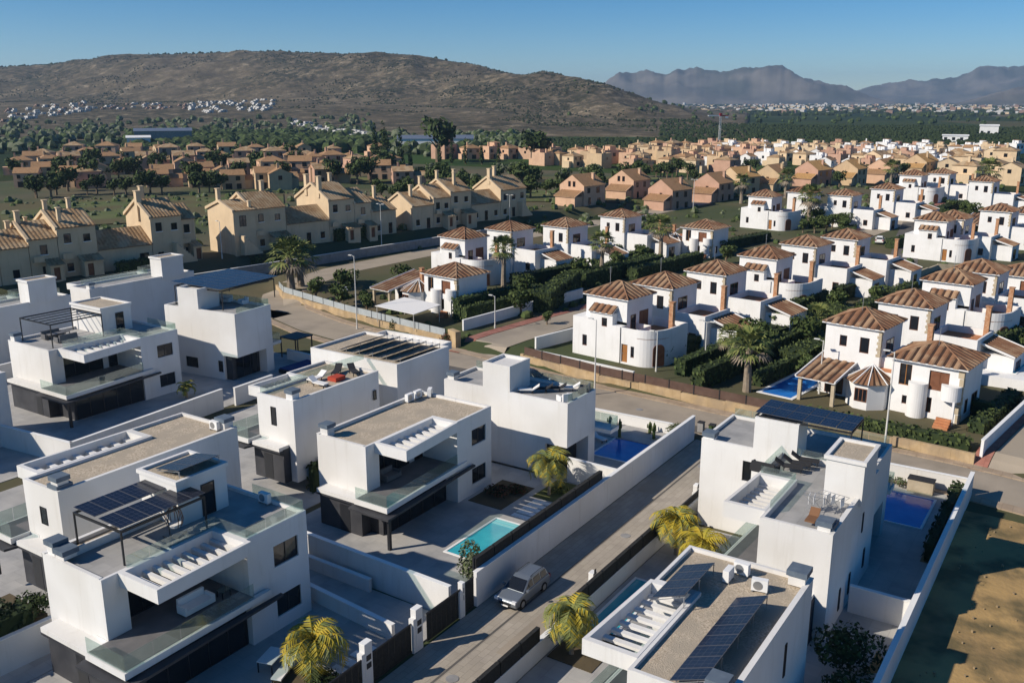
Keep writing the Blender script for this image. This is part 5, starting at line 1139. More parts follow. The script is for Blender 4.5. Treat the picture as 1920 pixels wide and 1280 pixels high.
shrub('dark tree-like bush between the end house and the sandy-lot wall', 49.5, 9.4, 2.0, 3.0, [leaf_d, leaf_g], 11, 1400, .16, .05); shrub('dark bush in the yard shade beside the lot wall', 46.3, 8.8, 1.5, 2.0, [leaf_d, leaf_g], 12, 900, .15, .05)
shrub('dark bush at the foot of the pergola-house palm', 32.0, 34.0, 1.1, .9, [leaf_d, leaf_g], 13, 500, .13, .1)
shrub('feathery green shrub at the street corner of the cactus garden', 79.2, 33.2, 1.1, 1.5, [leaf_o, leaf_h], 14, 600, .14, .2); shrub('round shrub inside the glass street fence', 97.6, 84.2, 1.0, 1.6, [leaf_g, leaf_d], 15, 500, .14)
shrub('bush at the end of the stone kerb beside the side street', 95.2, 73.2, 1.4, 2.0, [leaf_d, leaf_r], 16, 700, .15)
shrub('dense shrub near the picture-edge house corner', 38.5, 73.0, 1.6, 2.4, [leaf_d, leaf_h], 17, 800, .15, .05)
for k, (x, y) in enumerate([(79.0, 12.6), (79.3, 14.0), (79.2, 10.6)]): shrub(['pale succulent at the street end of the blue-pool garden', 'second succulent in the blue-pool garden bed', 'rounded succulent nearest the lot wall'][k], x, y, .7, .7, [leaf_o, leaf_h], 20 + k, 260, .1, .1)
for k, (x, y, s) in enumerate([(73.2, 40.8, 1.0), (76.2, 37.8, 1.25), (78.2, 39.9, .8), (77.6, 34.8, 1.1), (78.8, 35.8, .8)]):
    t = thing('cactus', ['small cactus beside the corner house wall', 'tall cactus in the middle of the paved corner garden', 'slim cactus by the street wall', 'branching cactus next to the shaded pool', 'low cactus by the lane wall end'][k], 'cactus', (x, y, .2)); c = MB(); c.tube([(0, 0, 0), (0, 0, 1.1 * s), (.03, 0, 1.5 * s)], [.16, .15, .06], 7); c.tube([(0, 0, .6 * s), (.35, 0, .7 * s), (.38, .02, 1.2 * s)], [.09, .09, .05], 6); c.tube([(0, 0, .7 * s), (-.3, .1, .85 * s), (-.32, .1, 1.3 * s)], [.09, .08, .05], 6); c.obj('stem', leaf_h, t); MB().cyl(0, 0, -.08, .02, .4, n=10).obj('gravel_ring', gravel, t)
# broadleaf trees and cypresses: one of each kind, then copies
TK = {'green': make_tree('tree', 'round green tree on the golf strip behind the townhouses', 'tree', 'green trees on the golf strip', 2.6, 2.4, 420, .5, [leaf_g, leaf_h], 31),
      'dark': make_tree('tree', 'dark tree standing between the terracotta houses', 'tree', 'dark trees between the terracotta houses', 2.8, 2.6, 380, .55, [leaf_d, leaf_g], 32),
      'olive': make_tree('tree', 'grey-green tree on the dry slope below the hill', 'tree', 'grey-green trees below the hill', 2.6, 2.0, 300, .6, [leaf_o, leaf_g], 33),
      'cypress': make_tree('cypress', 'slim dark cypress by the pink houses', 'cypress', 'dark cypresses near the pink houses', 1, .8, 320, .4, [leaf_d, leaf_g], 34, [(0, 0, 1.8, 1, 1, 1.6), (0, 0, 4.2, .9, .9, 2.2), (0, 0, 7, .6, .6, 2.2), (0, 0, 9.2, .3, .3, 1.4)]),
      'garden': make_tree('tree', 'bushy garden tree among the rear white villas', 'tree', 'garden trees among the villas', 2.0, 1.5, 420, .34, [leaf_h, leaf_g], 35)}
tused = set()
def tree_at(kind, x, y, s, rz):
    t = TK[kind]
    if kind in tused: return dup(t, (x, y, gz(x, y) - .1), rz, s)
    tused.add(kind); return place(t, x, y, gz(x, y) - .1, rz, s)
def bearing(px, d):
    a = HEAD - math.atan((px - 960) / 1787); return d * math.cos(a), d * math.sin(a)
VN = [(97, 47, 'orange-door turret villa'), (107, 46, 'second villa of the turret row'), (120, 44, 'stone-cornered third villa'), (135, 42, 'mossy turret villa'), (152, 41, 'short-wing villa'), (164, 37, 'last turret-row villa'), (96, 12, 'bay-window villa'), (99, 22, 'arched-window villa'), (113, 16, 'orange-terrace villa'), (130, 12, 'wide-curved turret villa'), (141, 11, 'steep-tiled villa'), (155, 8, 'wooden-shutter villa'), (196, 27, 'stone-bank villa'), (203, 25, 'two-pale-chimney villa'), (218, 69, 'ochre-wall villa'), (232, 64, 'palm-hidden villa'), (230, 54, 'low-wing villa'), (248, 48, 'mauve-sided villa'), (286, 48, 'rear-row turret villa'), (278, 30, 'dark-canopy villa'), (234, 16, 'tiled-porch villa'), (106, 82, 'curved-balcony villa'), (126, 92, 'turret villa under the townhouses'), (140, 91, 'two-chimney villa'), (150, 85, 'single-window villa'), (169, 83, 'gabled-house villa'), (177, 68, 'columned-porch villa')]
seen_l = {}
def near_label(what, look, x, y):
    n = min(VN, key=lambda q: math.hypot(q[0] + 3 - x, q[1] - x * 0 - y)); dx = x - n[0] - 3; dy = y - n[1]; rel = 'beyond' if dx > abs(dy) else ('in front of' if -dx > abs(dy) else ('on the street-bend side of' if dy > 0 else 'on the lot side of'))
    l = '%s %s %s the %s' % (look, what, rel, n[2]); seen_l[l] = seen_l.get(l, 0) + 1
    return ['', 'another ', 'third ', 'fourth ', 'fifth ', 'sixth ', 'seventh '][seen_l[l] - 1] + l
tr_ = random.Random(11)
def scatter(kind, n, px0, px1, d0, d1, s0, s1):
    for _ in range(n):
        x, y = bearing(tr_.uniform(px0, px1), tr_.uniform(d0, d1)); t = tree_at(kind, x, y, tr_.uniform(s0, s1), tr_.uniform(0, 6))
        if kind == 'garden': t['label'] = near_label('garden tree', 'leafy', x, y)
scatter('green', 20, 790, 1210, 285, 330, .9, 1.5); scatter('green', 10, 940, 1090, 262, 285, .8, 1.2); scatter('green', 8, 700, 900, 240, 275, .9, 1.4); scatter('olive', 14, 770, 1240, 300, 345, .8, 1.3)
scatter('dark', 36, 0, 760, 318, 420, .8, 1.5); scatter('dark', 16, -10, 420, 300, 312, .7, 1.2); scatter('dark', 10, 1180, 1320, 330, 365, .7, 1.1); scatter('dark', 12, 1260, 1900, 330, 400, .5, .9); scatter('green', 18, 0, 720, 455, 560, .9, 1.5)
scatter('garden', 10, 1520, 1660, 226, 240, .7, 1.1); scatter('garden', 8, 1640, 1900, 250, 275, .7, 1.0); scatter('garden', 8, 1000, 1250, 205, 225, .6, 1.0)

for k, (a, b, w_, h_) in enumerate([((99, 44.0), (115, 41.8), 1.4, 2.2), ((96, 40.2), (112, 38.0), 1.6, 2.0), ((127, 34.0), (127.6, 25.5), 1.6, 2.2), ((108, 31.0), (120, 29.0), 3.5, 1.6), ((118, 37.0), (131, 34.8), 3.0, 1.6), ((108, 14.0), (111.5, 26), 1.6, 2.0), ((138, 30), (160, 27), 2.0, 2.2), ((135, 8.0), (152, 4.5), 1.8, 2.2), ((148, 36), (164, 33.6), 2.0, 2.2), ((160, 15), (178, 12), 2.4, 2.2), ((118, 86), (122, 92), 1.6, 2.2), ((128, 84), (146, 80.5), 2.4, 2.4), ((150, 80.6), (168, 78), 2.2, 2.2), ((118, 80.5), (128, 78.5), 5.0, 1.4), ((134, 104), (150, 101.5), 2.0, 2.2), ((166, 86), (176, 83), 2.0, 2.2), ((206, 40), (222, 36), 2.4, 2.0), ((222, 30), (240, 27), 2.4, 2.2), ((226, 62), (240, 60), 2.4, 2.0), ((240, 54), (262, 49), 2.4, 2.0), ((263, 40), (285, 37), 2.6, 2.0), ((145, 70.5), (168, 67.5), 2.4, 2.4), ((100, 8), (100.6, 14), 1.2, 1.6), ((186, 70), (204, 66), 2.4, 2.0)]):
    hedge(near_label('garden hedge', ['mid-green', 'dark green', 'very dark'][k % 3], (a[0] + b[0]) / 2, (a[1] + b[1]) / 2), a, b, w_, h_, None, [leaf_h, leaf_g, leaf_d][k % 3], 'dark hedges between the villas', dens=5.0)
for x, y, s_ in [(104, 33.5, .9), (110, 36.2, 1.1), (117, 31.8, 1.0), (122, 37.5, .8), (103, 27.8, .7), (131, 28, .9), (137, 33, 1.0), (146, 29.5, .9), (112, 72.5, 1.0), (124, 79, .9), (139, 77.5, 1.1), (150, 76, 1.0), (160, 76, 1.0), (109, 66.0, .5), (171, 63, .9), (180, 66, .8), (142, 8.5, .9), (126, 7.0, .9), (101, 98.5, 1.0), (108, 104, 1.1), (103, 105.5, .9), (118, 100, 1.0), (100.5, 92.4, .8), (135, 42.6, .6)]:
    t = tree_at('garden', x, y, s_, x); t['label'] = near_label('garden tree', 'bushy' if s_ >= .9 else 'small', x, y)
for px, d in [(699, 395), (716, 390), (722, 398), (748, 405), (766, 400), (845, 430), (871, 428), (902, 426), (934, 424), (822, 436)]: tree_at('cypress', *bearing(px, d), tr_.uniform(.85, 1.15) * (1.7 if px < 760 else 1.15), px)['label'] = 'slim dark cypress, %s from the left of those by the pink houses' % ORD[sorted([699, 716, 722, 748, 766, 845, 871, 902, 934, 822]).index(px)]
tree_at('dark', *bearing(818, 440), 3.2, 1); tree_at('dark', *bearing(1000, 425), 2.4, 2); tree_at('dark', *bearing(1018, 428), 1.9, 3)

# ------------------------------------------------------------------ street furniture
def stone_wall(label, pts, h, m=stone, t=.35, name='stone_wall', capm=None):
    o = thing(name, label, 'wall', (pts[0][0], pts[0][1], 0)); ox, oy = pts[0]
    for a, b in zip(pts, pts[1:]):
        L = math.hypot(b[0] - a[0], b[1] - a[1]); n = max(1, round(L / 5.5)); rz = math.atan2(b[1] - a[1], b[0] - a[0])
        for k in range(n):
            dh = .12 * (k % 2); w_ = MB().box(.01, L / n - .01, -t / 2, t / 2, -.5, h - dh).obj('wall_section', m, o); w_.location = (a[0] + (b[0] - a[0]) * k / n - ox, a[1] + (b[1] - a[1]) * k / n - oy, 0); w_.rotation_euler = (0, 0, rz)
    return o
def wp(y0, y1, d=0): return [(wall_x(y) + d, y) for y in [y0] + [q[1] for q in FARWALL if y0 < q[1] < y1] + [y1]]
stone_wall('ochre stone retaining wall under the brown street fence', wp(26.0, 60.5), 1.15)
stone_wall('ochre stone kerb wall under the low leafy hedge', wp(8.0, 25.6), 1.1)
stone_wall('ochre stone wall under the pale street fence, curving with the bend', wp(73, 120), 1.1)
stone_wall('ochre stone end pillar at the side street corner', [(94.6, 71.0), (95.4, 72.9)], 2.3, t=.8)
stone_wall('ochre stone wall with brown door below the ochre-wall villa', [(184, 62), (190, 54), (200, 50)], 2.6, stone2); stone_wall('pale stone bank at the foot of the stone-bank villa', [(166, 30.5), (186, 27.5), (190, 20)], 2.2, stone2)
fence_run('brown panel fence on the stone wall opposite the long lane wall', wp(27, 60, .1), .95, 1.12, brownpanel, step=2.9, post=.12)
fence_run('pale grey panel fence on the curving stone wall', wp(74, 118, .1), .95, 1.08, greypanel, step=3.1, post=.1, postup=.12)
wall_run('white wall of the side street below the dark hedge', (99.6, 73.9), (128.0, 70.9), 1.5, z=1.0, m=white2); wall_run('white wall along the red pavement beside the bay-window villa', (88.5, 7.6), (108, 4.9), 1.3, z=1.0, m=white2)
wall_run('low white garden wall before the turreted villa', (93.6, 58.5), (91.9, 44.0), .9, z=1.0, m=white2); wall_run('white wall at the garage ramp beside the turreted villa', (96.6, 60.2), (106, 58.2), 1.6, z=1.0, m=white2)
wall_run('dark-panelled wall of the road cutting under the townhouses', (100, 131.6), (176, 121.6), 1.5, z=1.4, m=clad2, t=.3)
def street_lamp(label, x, y, h, two=True, z=None):
    t = thing('street_lamp', label, 'street lamp', (x, y, gz(x, y) if z is None else z), 0, 'street lamps along the roads'); b = MB(); b.tube([(0, 0, -.2), (0, 0, h * .5), (0, 0, h)], [.10, .075, .05], 7); b.obj('pole', lampw, t)
    MB().cyl(0, 0, 0, .5, .13, .12, n=8).obj('base', lampw, t)
    for s in ((-1, 1) if two else (1,)):
        a = MB(); a.tube([(0, 0, h - .1), (0, s * .5, h + .05)], .03, 5); ao = a.obj('arm', lampw, t); MB().box(-.14, .14, min(s * .4, s * 1.0), max(s * .4, s * 1.0), h + .02, h + .12).obj('lamp_head', lampw, ao)
    return t
for lb, x, y, h, tw in [('tall street lamp in front of the turreted villa', 87.2, 46.5, 8.6, False), ('tall street lamp in front of the bay-window villa', 87.3, 15.6, 9.6, False), ('tall street lamp before the curved-balcony villa', 95.2, 89.6, 10.6, False), ('double-headed lamp on the road below the tallest townhouse gable', 144.7, 128.2, 9.2, True), ('lamp post behind the solar roof at the street bend', 109.9, 136, 6.6, False), ('double-headed lamp before the last townhouse', 183.0, 121.5, 9.0, True), ('lamp post among the salmon houses', 237, 97.5, 9, True),
    ('short lamp beside the smaller fan palm', 101.8, 39.4, 5.4, True), ('short pale lamp by the turreted villa terrace', 96.2, 43.2, 4.8, False), ('lamp on the side street by the dark hedge', 103.2, 71.0, 4.6, False), ('dark lamp between the two bay-window villa blocks', 98.2, 24.8, 6.0, False)]: street_lamp(lb, x, y, h, tw)

# ------------------------------------------------------------------ vehicles
def car(label, x, y, z, rz, paint, group=None, est=True):
    t = thing('parked_car', label, 'car', (x, y, z), rz, group)
    def loft(prof, ws, m, name, bev):
        b = MB(); n = len(prof); 
        for s in (-1, 1): b.v += [(p[0], s * w_, p[1]) for p, w_ in zip(prof, ws)]
        b.f = [tuple(range(n - 1, -1, -1)), tuple(range(n, 2 * n))] + [(k, (k + 1) % n, n + (k + 1) % n, n + k) for k in range(n)]; b.m = [0] * len(b.f); o = b.obj(name, m, t)
        md = o.modifiers.new('bevel', 'BEVEL'); md.width = bev; md.segments = 3; md.limit_method = 'ANGLE'; md.angle_limit = R(20); return o
    body = loft([(-2.02, .28), (-2.16, .42), (-2.17, .66), (-2.02, .80), (-1.05, .96), (1.98, 1.0), (2.12, .85), (2.14, .45), (2.04, .28)], [.84, .86, .86, .84, .84, .84, .84, .86, .84], paint, 'body', .06)
    loft([(-1.12, .95), (-.28, 1.50), (.1, 1.57), (1.55, 1.56), (1.80, 1.48), (2.02, 1.0)], [.80, .62, .62, .62, .62, .78], paint, 'cabin', .05)
    g = MB(); g.quad([(-1.09, -.70, .99), (-1.09, .70, .99), (-.33, .57, 1.485), (-.33, -.57, 1.485)]); q = g.obj('windscreen', darkglass, t); q.location = (-.012, 0, .012)
    g = MB(); g.quad([(1.99, -.68, 1.06), (1.99, .68, 1.06), (1.82, .57, 1.44), (1.82, -.57, 1.44)]); g.obj('rear_window', darkglass, t).location = (.015, 0, .004)
    for s in (-1, 1):
        for a, b2 in ((-.80, .1), (.18, 1.0), (1.08, 1.80)):
            f = lambda x_, zt: s * (.80 + (.62 - .80) * (zt - .95) / (1.56 - .95) + .006)
            xa = max(a, -.22); g = MB(); g.quad([(a, f(a, 1.04), 1.04), (b2, f(b2, 1.04), 1.04), (min(b2, 1.72), f(b2, 1.44), 1.44), (xa + .05, f(xa, 1.44), 1.44)]); g.obj('side_window', darkglass, t)
        m_ = MB().box(-.92, -.74, s * .86 if s > 0 else s * 1.02, s * 1.02 if s > 0 else s * .86, 1.0, 1.12).obj('wing_mirror', paint, t)
        h = MB(); h.box(-2.18, -1.98, s * .52 if s > 0 else s * .82, s * .82 if s > 0 else s * .52, .64, .80); h.obj('headlight', headl, t)
        r_ = MB(); r_.box(2.08, 2.15, s * .58 if s > 0 else s * .84, s * .84 if s > 0 else s * .58, .72, .98); r_.obj('tail_light', carred, t)
        if est: MB().tube([(0.05, s * .56, 1.59), (.4, s * .56, 1.63), (1.4, s * .56, 1.63), (1.7, s * .56, 1.57)], .02, 5).obj('roof_rail', frame_m, t)
        for xx in (-1.33, 1.32):
            wt = MB(); wt.cyl(0, 0, -.11, .11, .33, n=18); wt.quad([(.33 * math.cos(6.283 * k / 18), .33 * math.sin(6.283 * k / 18), -.11) for k in range(18)]); w_ = wt.obj('wheel', rubber, t); w_.location = (xx, s * .78, .33); w_.rotation_euler = (R(90), 0, 0)
            rm_ = MB(); rm_.cyl(0, 0, -.115, .115, .2, n=12); rm_.quad([(.2 * math.cos(6.283 * k / 12), .2 * math.sin(6.283 * k / 12), -.115) for k in range(12)]); rm_.obj('rim', grey_metal, w_)
    MB().box(-2.19, -2.12, -.45, .45, .46, .62).obj('grille', frame_m, t); MB().box(-2.20, -2.17, -.26, .26, .34, .44).obj('number_plate', trim, t)
    return t
car('silver estate car parked on the lane against the white wall', 46.35, 29.75, .02, 0, carpaint)
car('black car with red tail lights parked on the street behind the corner house', 86.9, 54.6, .03, R(84), carblack)
def brush_car(*a): return car(*a)
car('dark car on the grey road behind the stone-cornered villas', 188, 47, gz(188, 47) + .1, R(40), carblack); car('white car parked near the grey side road', 212, 43.5, gz(212, 43.5) + .1, R(190), trim)

# ------------------------------------------------------------------ roof-terrace and garden furniture
def lounger(label, x, y, z, rz, fm, grp='sun loungers on the terraces'):
    t = thing('sun_lounger', label, 'lounger', (x, y, z), rz, grp); MB().box(-.95, .35, -.32, .32, .28, .38).obj('seat', fm, t)
    b = MB(); b.prism([(.35, -.32), (.95, -.32), (.95, .32), (.35, .32)], [.28, .68, .68, .28], [.38, .78, .78, .38]); b.obj('backrest', fm, t)
    for sx in (-.85, .3):
        for sy in (-.28, .28): MB().box(sx - .03, sx + .03, sy - .03, sy + .03, 0, .28).obj('leg', frame_m, t)
    return t
def sofa(label, x, y, z, rz, L=2.0, m=fabric_w, cat='sofa'):
    t = thing('sofa', label, cat, (x, y, z), rz); MB().box(-L / 2, L / 2, -.4, .4, .1, .42).obj('seat', m, t); MB().box(-L / 2, L / 2, .41, .58, .1, .85).obj('backrest', m, t)
    for s in (-1, 1): MB().box(min(s * L / 2, s * (L / 2 + .14)), max(s * L / 2, s * (L / 2 + .14)), -.4, .4, .1, .6).obj('armrest', m, t)
    return t
def table(label, x, y, z, rz=0, L=1.2, W=.8, h=.74, m=fabric_w):
    t = thing('table', label, 'table', (x, y, z), rz); MB().box(-L / 2, L / 2, -W / 2, W / 2, h - .05, h).obj('tabletop', m, t)
    for sx in (-1, 1):
        for sy in (-1, 1): MB().box(sx * (L / 2 - .06) - .03, sx * (L / 2 - .06) + .03, sy * (W / 2 - .06) - .03, sy * (W / 2 - .06) + .03, 0, h - .05).obj('leg', frame_m, t)
    return t
t = thing('hanging_chair', 'brown egg-shaped hanging chair with white cushion under the solar pergola', 'hanging chair', (31.0, 44.6, 6.87), R(200))
b = MB(); b.tube([(.55, 0, .03), (.6, 0, 1.2), (.35, 0, 1.95), (0, 0, 2.0), (0, 0, 1.85)], .035, 6); b.tube([(.55, -.5, .03), (.75, 0, .03), (.55, .5, .03), (-.4, .5, .03)], .03, 5); b.obj('stand', frame_m, t)
b = MB()
for k in range(9):
    a = R(60 + 240 * k / 8); b.tube([(0, 0, 1.85), (.42 * math.cos(a), .42 * math.sin(a), 1.45), (.52 * math.cos(a), .52 * math.sin(a), .95), (.4 * math.cos(a), .4 * math.sin(a), .5), (0, 0, .38)], .022, 4)
b.obj('basket', fabric_b, t); MB().cyl(0, 0, .48, .66, .36, .4, n=12).obj('cushion', fabric_w, t)
sofa('white sofa on the balcony above the charcoal ground floor', 29.8, 41.6, 3.44, R(0), 1.8); table('small glass-topped table next to the balcony sofa', 31.6, 41.4, 3.44, 0, .7, .6, .45, glassbal)
sofa('dark lounge seat on the balcony of the pool house', 50.4, 44.6, 3.44, R(0), 1.4, deckd); 
sofa('white corner sofa on the bend-house roof under the solar roof', 72.8, 90.6, 7.95, R(-80), 2.2); table('glass table under the bluish solar roof', 71.2, 90.2, 7.95, 0, 1.4, .9); sofa('white armchair near the post of the bluish solar roof', 73.2, 87.4, 7.95, R(-100), .8, cat='armchair')
table('long table under the black pergola frame', 53.6, 94.2, 6.87, 0, 2.2, .9, .74, deckd); sofa('grey bench beside the pergola table', 53.6, 95.3, 6.87, 0, 2.0, deckd, 'bench'); sofa('second grey bench at the front of the pergola table', 53.6, 92.9, 6.87, R(180), 2.0, deckd, 'bench')
t = thing('cushion', 'red floor cushion on the roof of the tall white house', 'cushion', (56.6, 56.0, 7.98)); MB().box(-.6, .6, -.5, .5, 0, .35).obj('cushion', fabric_r, t)
for k, (x, y, m_) in enumerate([(55.4, 57.2, fabric_w), (57.9, 57.2, fabric_d), (58.8, 56.0, fabric_d), (54.4, 56.0, fabric_w)]): lounger(['white lounger left of the red cushion', 'dark lounger behind the red cushion', 'dark lounger farther along from the red cushion', 'pale lounger nearest the slatted canopy'][k], x, y, 7.98, R(30 * k), m_)
for k in range(4): lounger(['white lounger nearest the tower on the furnished terrace', 'dark lounger second from the tower on the furnished terrace', 'dark lounger third from the tower on the furnished terrace', 'white lounger at the balustrade of the furnished terrace'][k], 66.0 + .85 * k, 41.8 - .9 * k, 6.78, R(-60), [fabric_w, fabric_d, fabric_d, fabric_w][k])
sofa('white chair in the terrace corner by the grey balustrade', 65.6, 37.9, 6.78, R(150), .9, cat='chair'); sofa('pale stool-like chair beside the terrace corner chair', 68.6, 37.7, 6.78, R(200), .9, deckd, 'chair')
for k in range(3): lounger(['black lounger nearest the drying racks', 'middle black lounger behind the glass balustrade', 'black lounger closest to the solar-roofed corner block'][k], 60.6 + .9 * k, 16.9 - .3 * k, 7.0, R(100), fabric_d)
sofa('black sofa at the edge of the lounger terrace', 59.4, 18.2, 7.0, R(90), 1.6, fabric_d)
def drying_rack(label, x, y, z, rz):
    t = thing('drying_rack', label, 'drying rack', (x, y, z), rz); b = MB()
    for s in (-1, 1): b.tube([(-.5, s * .3, 0), (.5, s * .3, .95)], .018, 4); b.tube([(.5, s * .3, 0), (-.5, s * .3, .95)], .018, 4); b.tube([(-.9, s * .3, 1.05), (.9, s * .3, 1.05)], .018, 4)
    for k in range(7): b.tube([(-.9 + .3 * k, -.3, 1.05), (-.9 + .3 * k, .3, 1.05)], .012, 4)
    b.obj('frame', grey_metal, t)
    for k in (1, 3, 4): MB().box(-.9 + .3 * k - .012, -.9 + .3 * k + .012, -.28, .28, .45, 1.06).obj('cloth', fabric_w, t)
    return t
drying_rack('drying rack with white laundry beside the stair tower', 55.0, 13.6, 7.0, R(95)); drying_rack('second drying rack by the slate chimney cap', 55.6, 12.6, 7.0, R(80))
t = thing('reclining_chair', 'terracotta-coloured low chair near the front parapet of the rack terrace', 'chair', (53.2, 13.2, 7.0)); MB().box(-.5, .4, -.3, .3, .2, .3).obj('seat', fabric_b, t); MB().prism([(.4, -.3), (.8, -.3), (.8, .3), (.4, .3)], [.2, .6, .6, .2], [.3, .7, .7, .3]).obj('backrest', fabric_b, t)
t = thing('garden_umbrella', 'white cloth canopy stretched over the curved-balcony villa patio', 'canopy', (99.4, 83.6, 1.0), VR); MB().prism([(-3, -4.6), (3.2, -3.6), (3.2, 4.2), (-3, 3.6)], [2.3, 2.5, 2.5, 2.3], [2.36, 2.56, 2.56, 2.36]).obj('canopy', fabric_w, t)
for sx, sy in ((-2.8, -4.3), (3, -3.4), (3, 4), (-2.8, 3.4)): MB().tube([(sx, sy, 0), (sx, sy, 2.4)], .05, 5).obj('post', lampw, t)
t = thing('garden_umbrella', 'white parasol beside the pale street fence', 'parasol', (103.4, 100.5, 1.0)); MB().cyl(0, 0, 2.3, 2.9, 1.6, .05, n=8).obj('canopy', fabric_w, t); MB().tube([(0, 0, 0), (0, 0, 2.4)], .04, 5).obj('pole', lampw, t)
t = thing('pool_cover', 'blue cover stretched on a frame by the bend-house pool', 'pool cover', (76.6, 80.6, .05)); MB().box(-3.0, 2.4, -1.6, 1.6, .5, .62).obj('cover', bluetarp, t); MB().box(-3.1, 2.5, -1.7, 1.7, 0, .49).obj('frame', frame_m, t)
t = thing('glass_house', 'glass-fronted porch with dark shade beside the bend house', 'porch', (78.6, 84.6, .05)); 
for a in ((0, 0), (2.8, 0), (2.8, 2.6), (0, 2.6)): MB().box(a[0], a[0] + .12, a[1], a[1] + .12, 0, 2.6).obj('post', frame_m, t)
MB().box(-.1, 3.0, -.1, 2.8, 2.61, 2.75).obj('roof', frame_m, t)
t = thing('outdoor_kitchen', 'wooden garden cabinet against the street wall by the shaded pool', 'garden cabinet', (78.9, 10.9, .08)); MB().box(-.5, .5, -1.0, 1.0, 0, 1.1).obj('cabinet', stone2, t); MB().box(-.55, .55, -1.05, 1.05, 1.11, 1.17).obj('worktop', fabric_d, t)
lounger('white lounger beside the dark blue shaded pool', 74.5, 39.2, .13, R(70), fabric_w); table('pale garden table in the front corner of the palm garden', 31.6, 37.6, .1, .3, 1.6, 1.0); lounger('white covered lounger at the bottom edge by the dark bush', 31.4, 36.4, .1, R(20), fabric_w)

# street details: manhole covers, patches, bins
for k, (x, y) in enumerate([(36.5, 28.2), (58.0, 28.0), (74.0, 28.4), (83.6, 20), (85.2, 40), (88.0, 70)]):
    tag(MB().cyl(x, y, .02, .048 if x < 80 else .06, .38, n=16).obj('manhole_cover', clad2), ['round manhole cover in the lane by the palm garden gate', 'round manhole cover in the lane beyond the silver car', 'round manhole cover near the lane end', 'manhole cover in the street before the tall lamp', 'manhole cover in the street by the brown fence', 'manhole cover in the street near the curved fence'][k], 'manhole cover')
for k, (a, b) in enumerate([((82.0, 26), (83.8, 34)), ((85.6, 60), (87.4, 67)), ((40, 26.2), (47, 27.6)), ((66, 29.4), (70, 31))]):
    tag(MB().box(a[0], b[0], a[1], b[1], .0, .0395 if k < 2 else .0245).obj('street', asph_m if k < 2 else street_m), kind='structure')
for k, (x, y) in enumerate([(82.0, 30.6), (82.1, 31.8)]):
    t = thing('wheelie_bin', ['green wheeled bin at the lane corner, nearer the lane', 'grey wheeled bin at the lane corner beside the green one'][k], 'bin', (x, y, .13)); MB().prism([(-.28, -.28), (.28, -.28), (.28, .28), (-.28, .28)], .06, 1.0).obj('body', [leaf_g, clad2][k], t); MB().box(-.32, .32, -.32, .32, 1.01, 1.08).obj('lid', fabric_d, t)
# roof clutter of the villas: aerials and dishes
for k, (x, y, z) in enumerate([(100.6, 51.8, 10.2), (110.2, 49.4, 10.2), (123, 47, 10.1), (139, 45, 10.2), (99.0, 13.6, 8.0), (102.2, 22.0, 10.1), (116, 19.6, 10.1), (133.4, 17.6, 10.2)]):
    t = thing('roof_aerial', 'thin aerial on the roof of the ' + ['orange-door turret villa', 'second turret-row villa', 'stone-cornered third villa', 'mossy turret villa', 'bay-window villa', 'arched-window villa', 'orange-terrace villa', 'wide-curved turret villa'][k], 'aerial', (x, y, z - .4)); b = MB(); b.tube([(0, 0, 0), (0, 0, 2.2)], .03, 4); [b.tube([(-.45 + .05 * q, 0, 2.1 - .16 * q), (.45 - .05 * q, 0, 2.1 - .16 * q)], .015, 4) for q in range(5)]; b.obj('mast', grey_metal, t)

# ------------------------------------------------------------------ far wood, groves, towns, crane
def clump_field(name, label, cat, m, pts, s0, s1, seed, group=None):
    r = random.Random(seed); b = MB()
    for x, y in pts:
        z = gz(x, y) - .3; s = r.uniform(s0, s1); n = 6; i = len(b.v)
        a0 = r.uniform(0, 6)
        for h, q in ((0, .75), (.55, 1.0), (1.15, .7)):
            for k in range(n):
                a = a0 + 6.283 * k / n; rr = s * q * r.uniform(.75, 1.2); b.v.append((x + rr * math.cos(a), y + rr * math.sin(a), z + h * s * r.uniform(.85, 1.15)))
        b.v.append((x + r.uniform(-.2, .2) * s, y, z + 1.5 * s))
        for l in range(2):
            for k in range(n): b.f.append((i + l * n + k, i + l * n + (k + 1) % n, i + (l + 1) * n + (k + 1) % n, i + (l + 1) * n + k)); b.m.append(r.randrange(len(m)))
        for k in range(n): b.f.append((i + 2 * n + k, i + 2 * n + (k + 1) % n, i + 3 * n)); b.m.append(r.randrange(len(m)))
    return tag(b.obj(name, m), label, cat, group, 'stuff')
fr = random.Random(5)
def band(n, px0, px1, d0, d1): return [bearing(fr.uniform(px0, px1), fr.uniform(d0, d1)) for _ in range(n)]
clump_field('woods', 'dark pine wood between the terracotta rows and the hill', 'wood', [leaf_d, leaf_g], band(420, 230, 545, 520, 760) + band(120, 520, 700, 520, 640), 3.2, 5.5, 1)
clump_field('woods', 'scattered scrub and trees on the slope below the hill', 'wood', [leaf_g, leaf_o, leaf_d], band(500, -60, 700, 560, 1150) + band(260, 700, 1000, 470, 760), 2.0, 4.6, 2)
clump_field('woods', 'dark citrus grove behind the pink houses', 'grove', [leaf_c, leaf_d], band(1700, 815, 1250, 520, 690), 1.1, 1.8, 3)
clump_field('woods', 'dark citrus groves on the plain beyond the estates', 'grove', [leaf_c, leaf_d], band(5200, 1240, 2050, 620, 1100), 1.1, 1.8, 4)
clump_field('woods', 'tree lines at the far edge of the green plain', 'grove', [leaf_d, leaf_g], band(170, 1050, 2050, 1150, 2200), 2.2, 4.4, 6)
hb = []
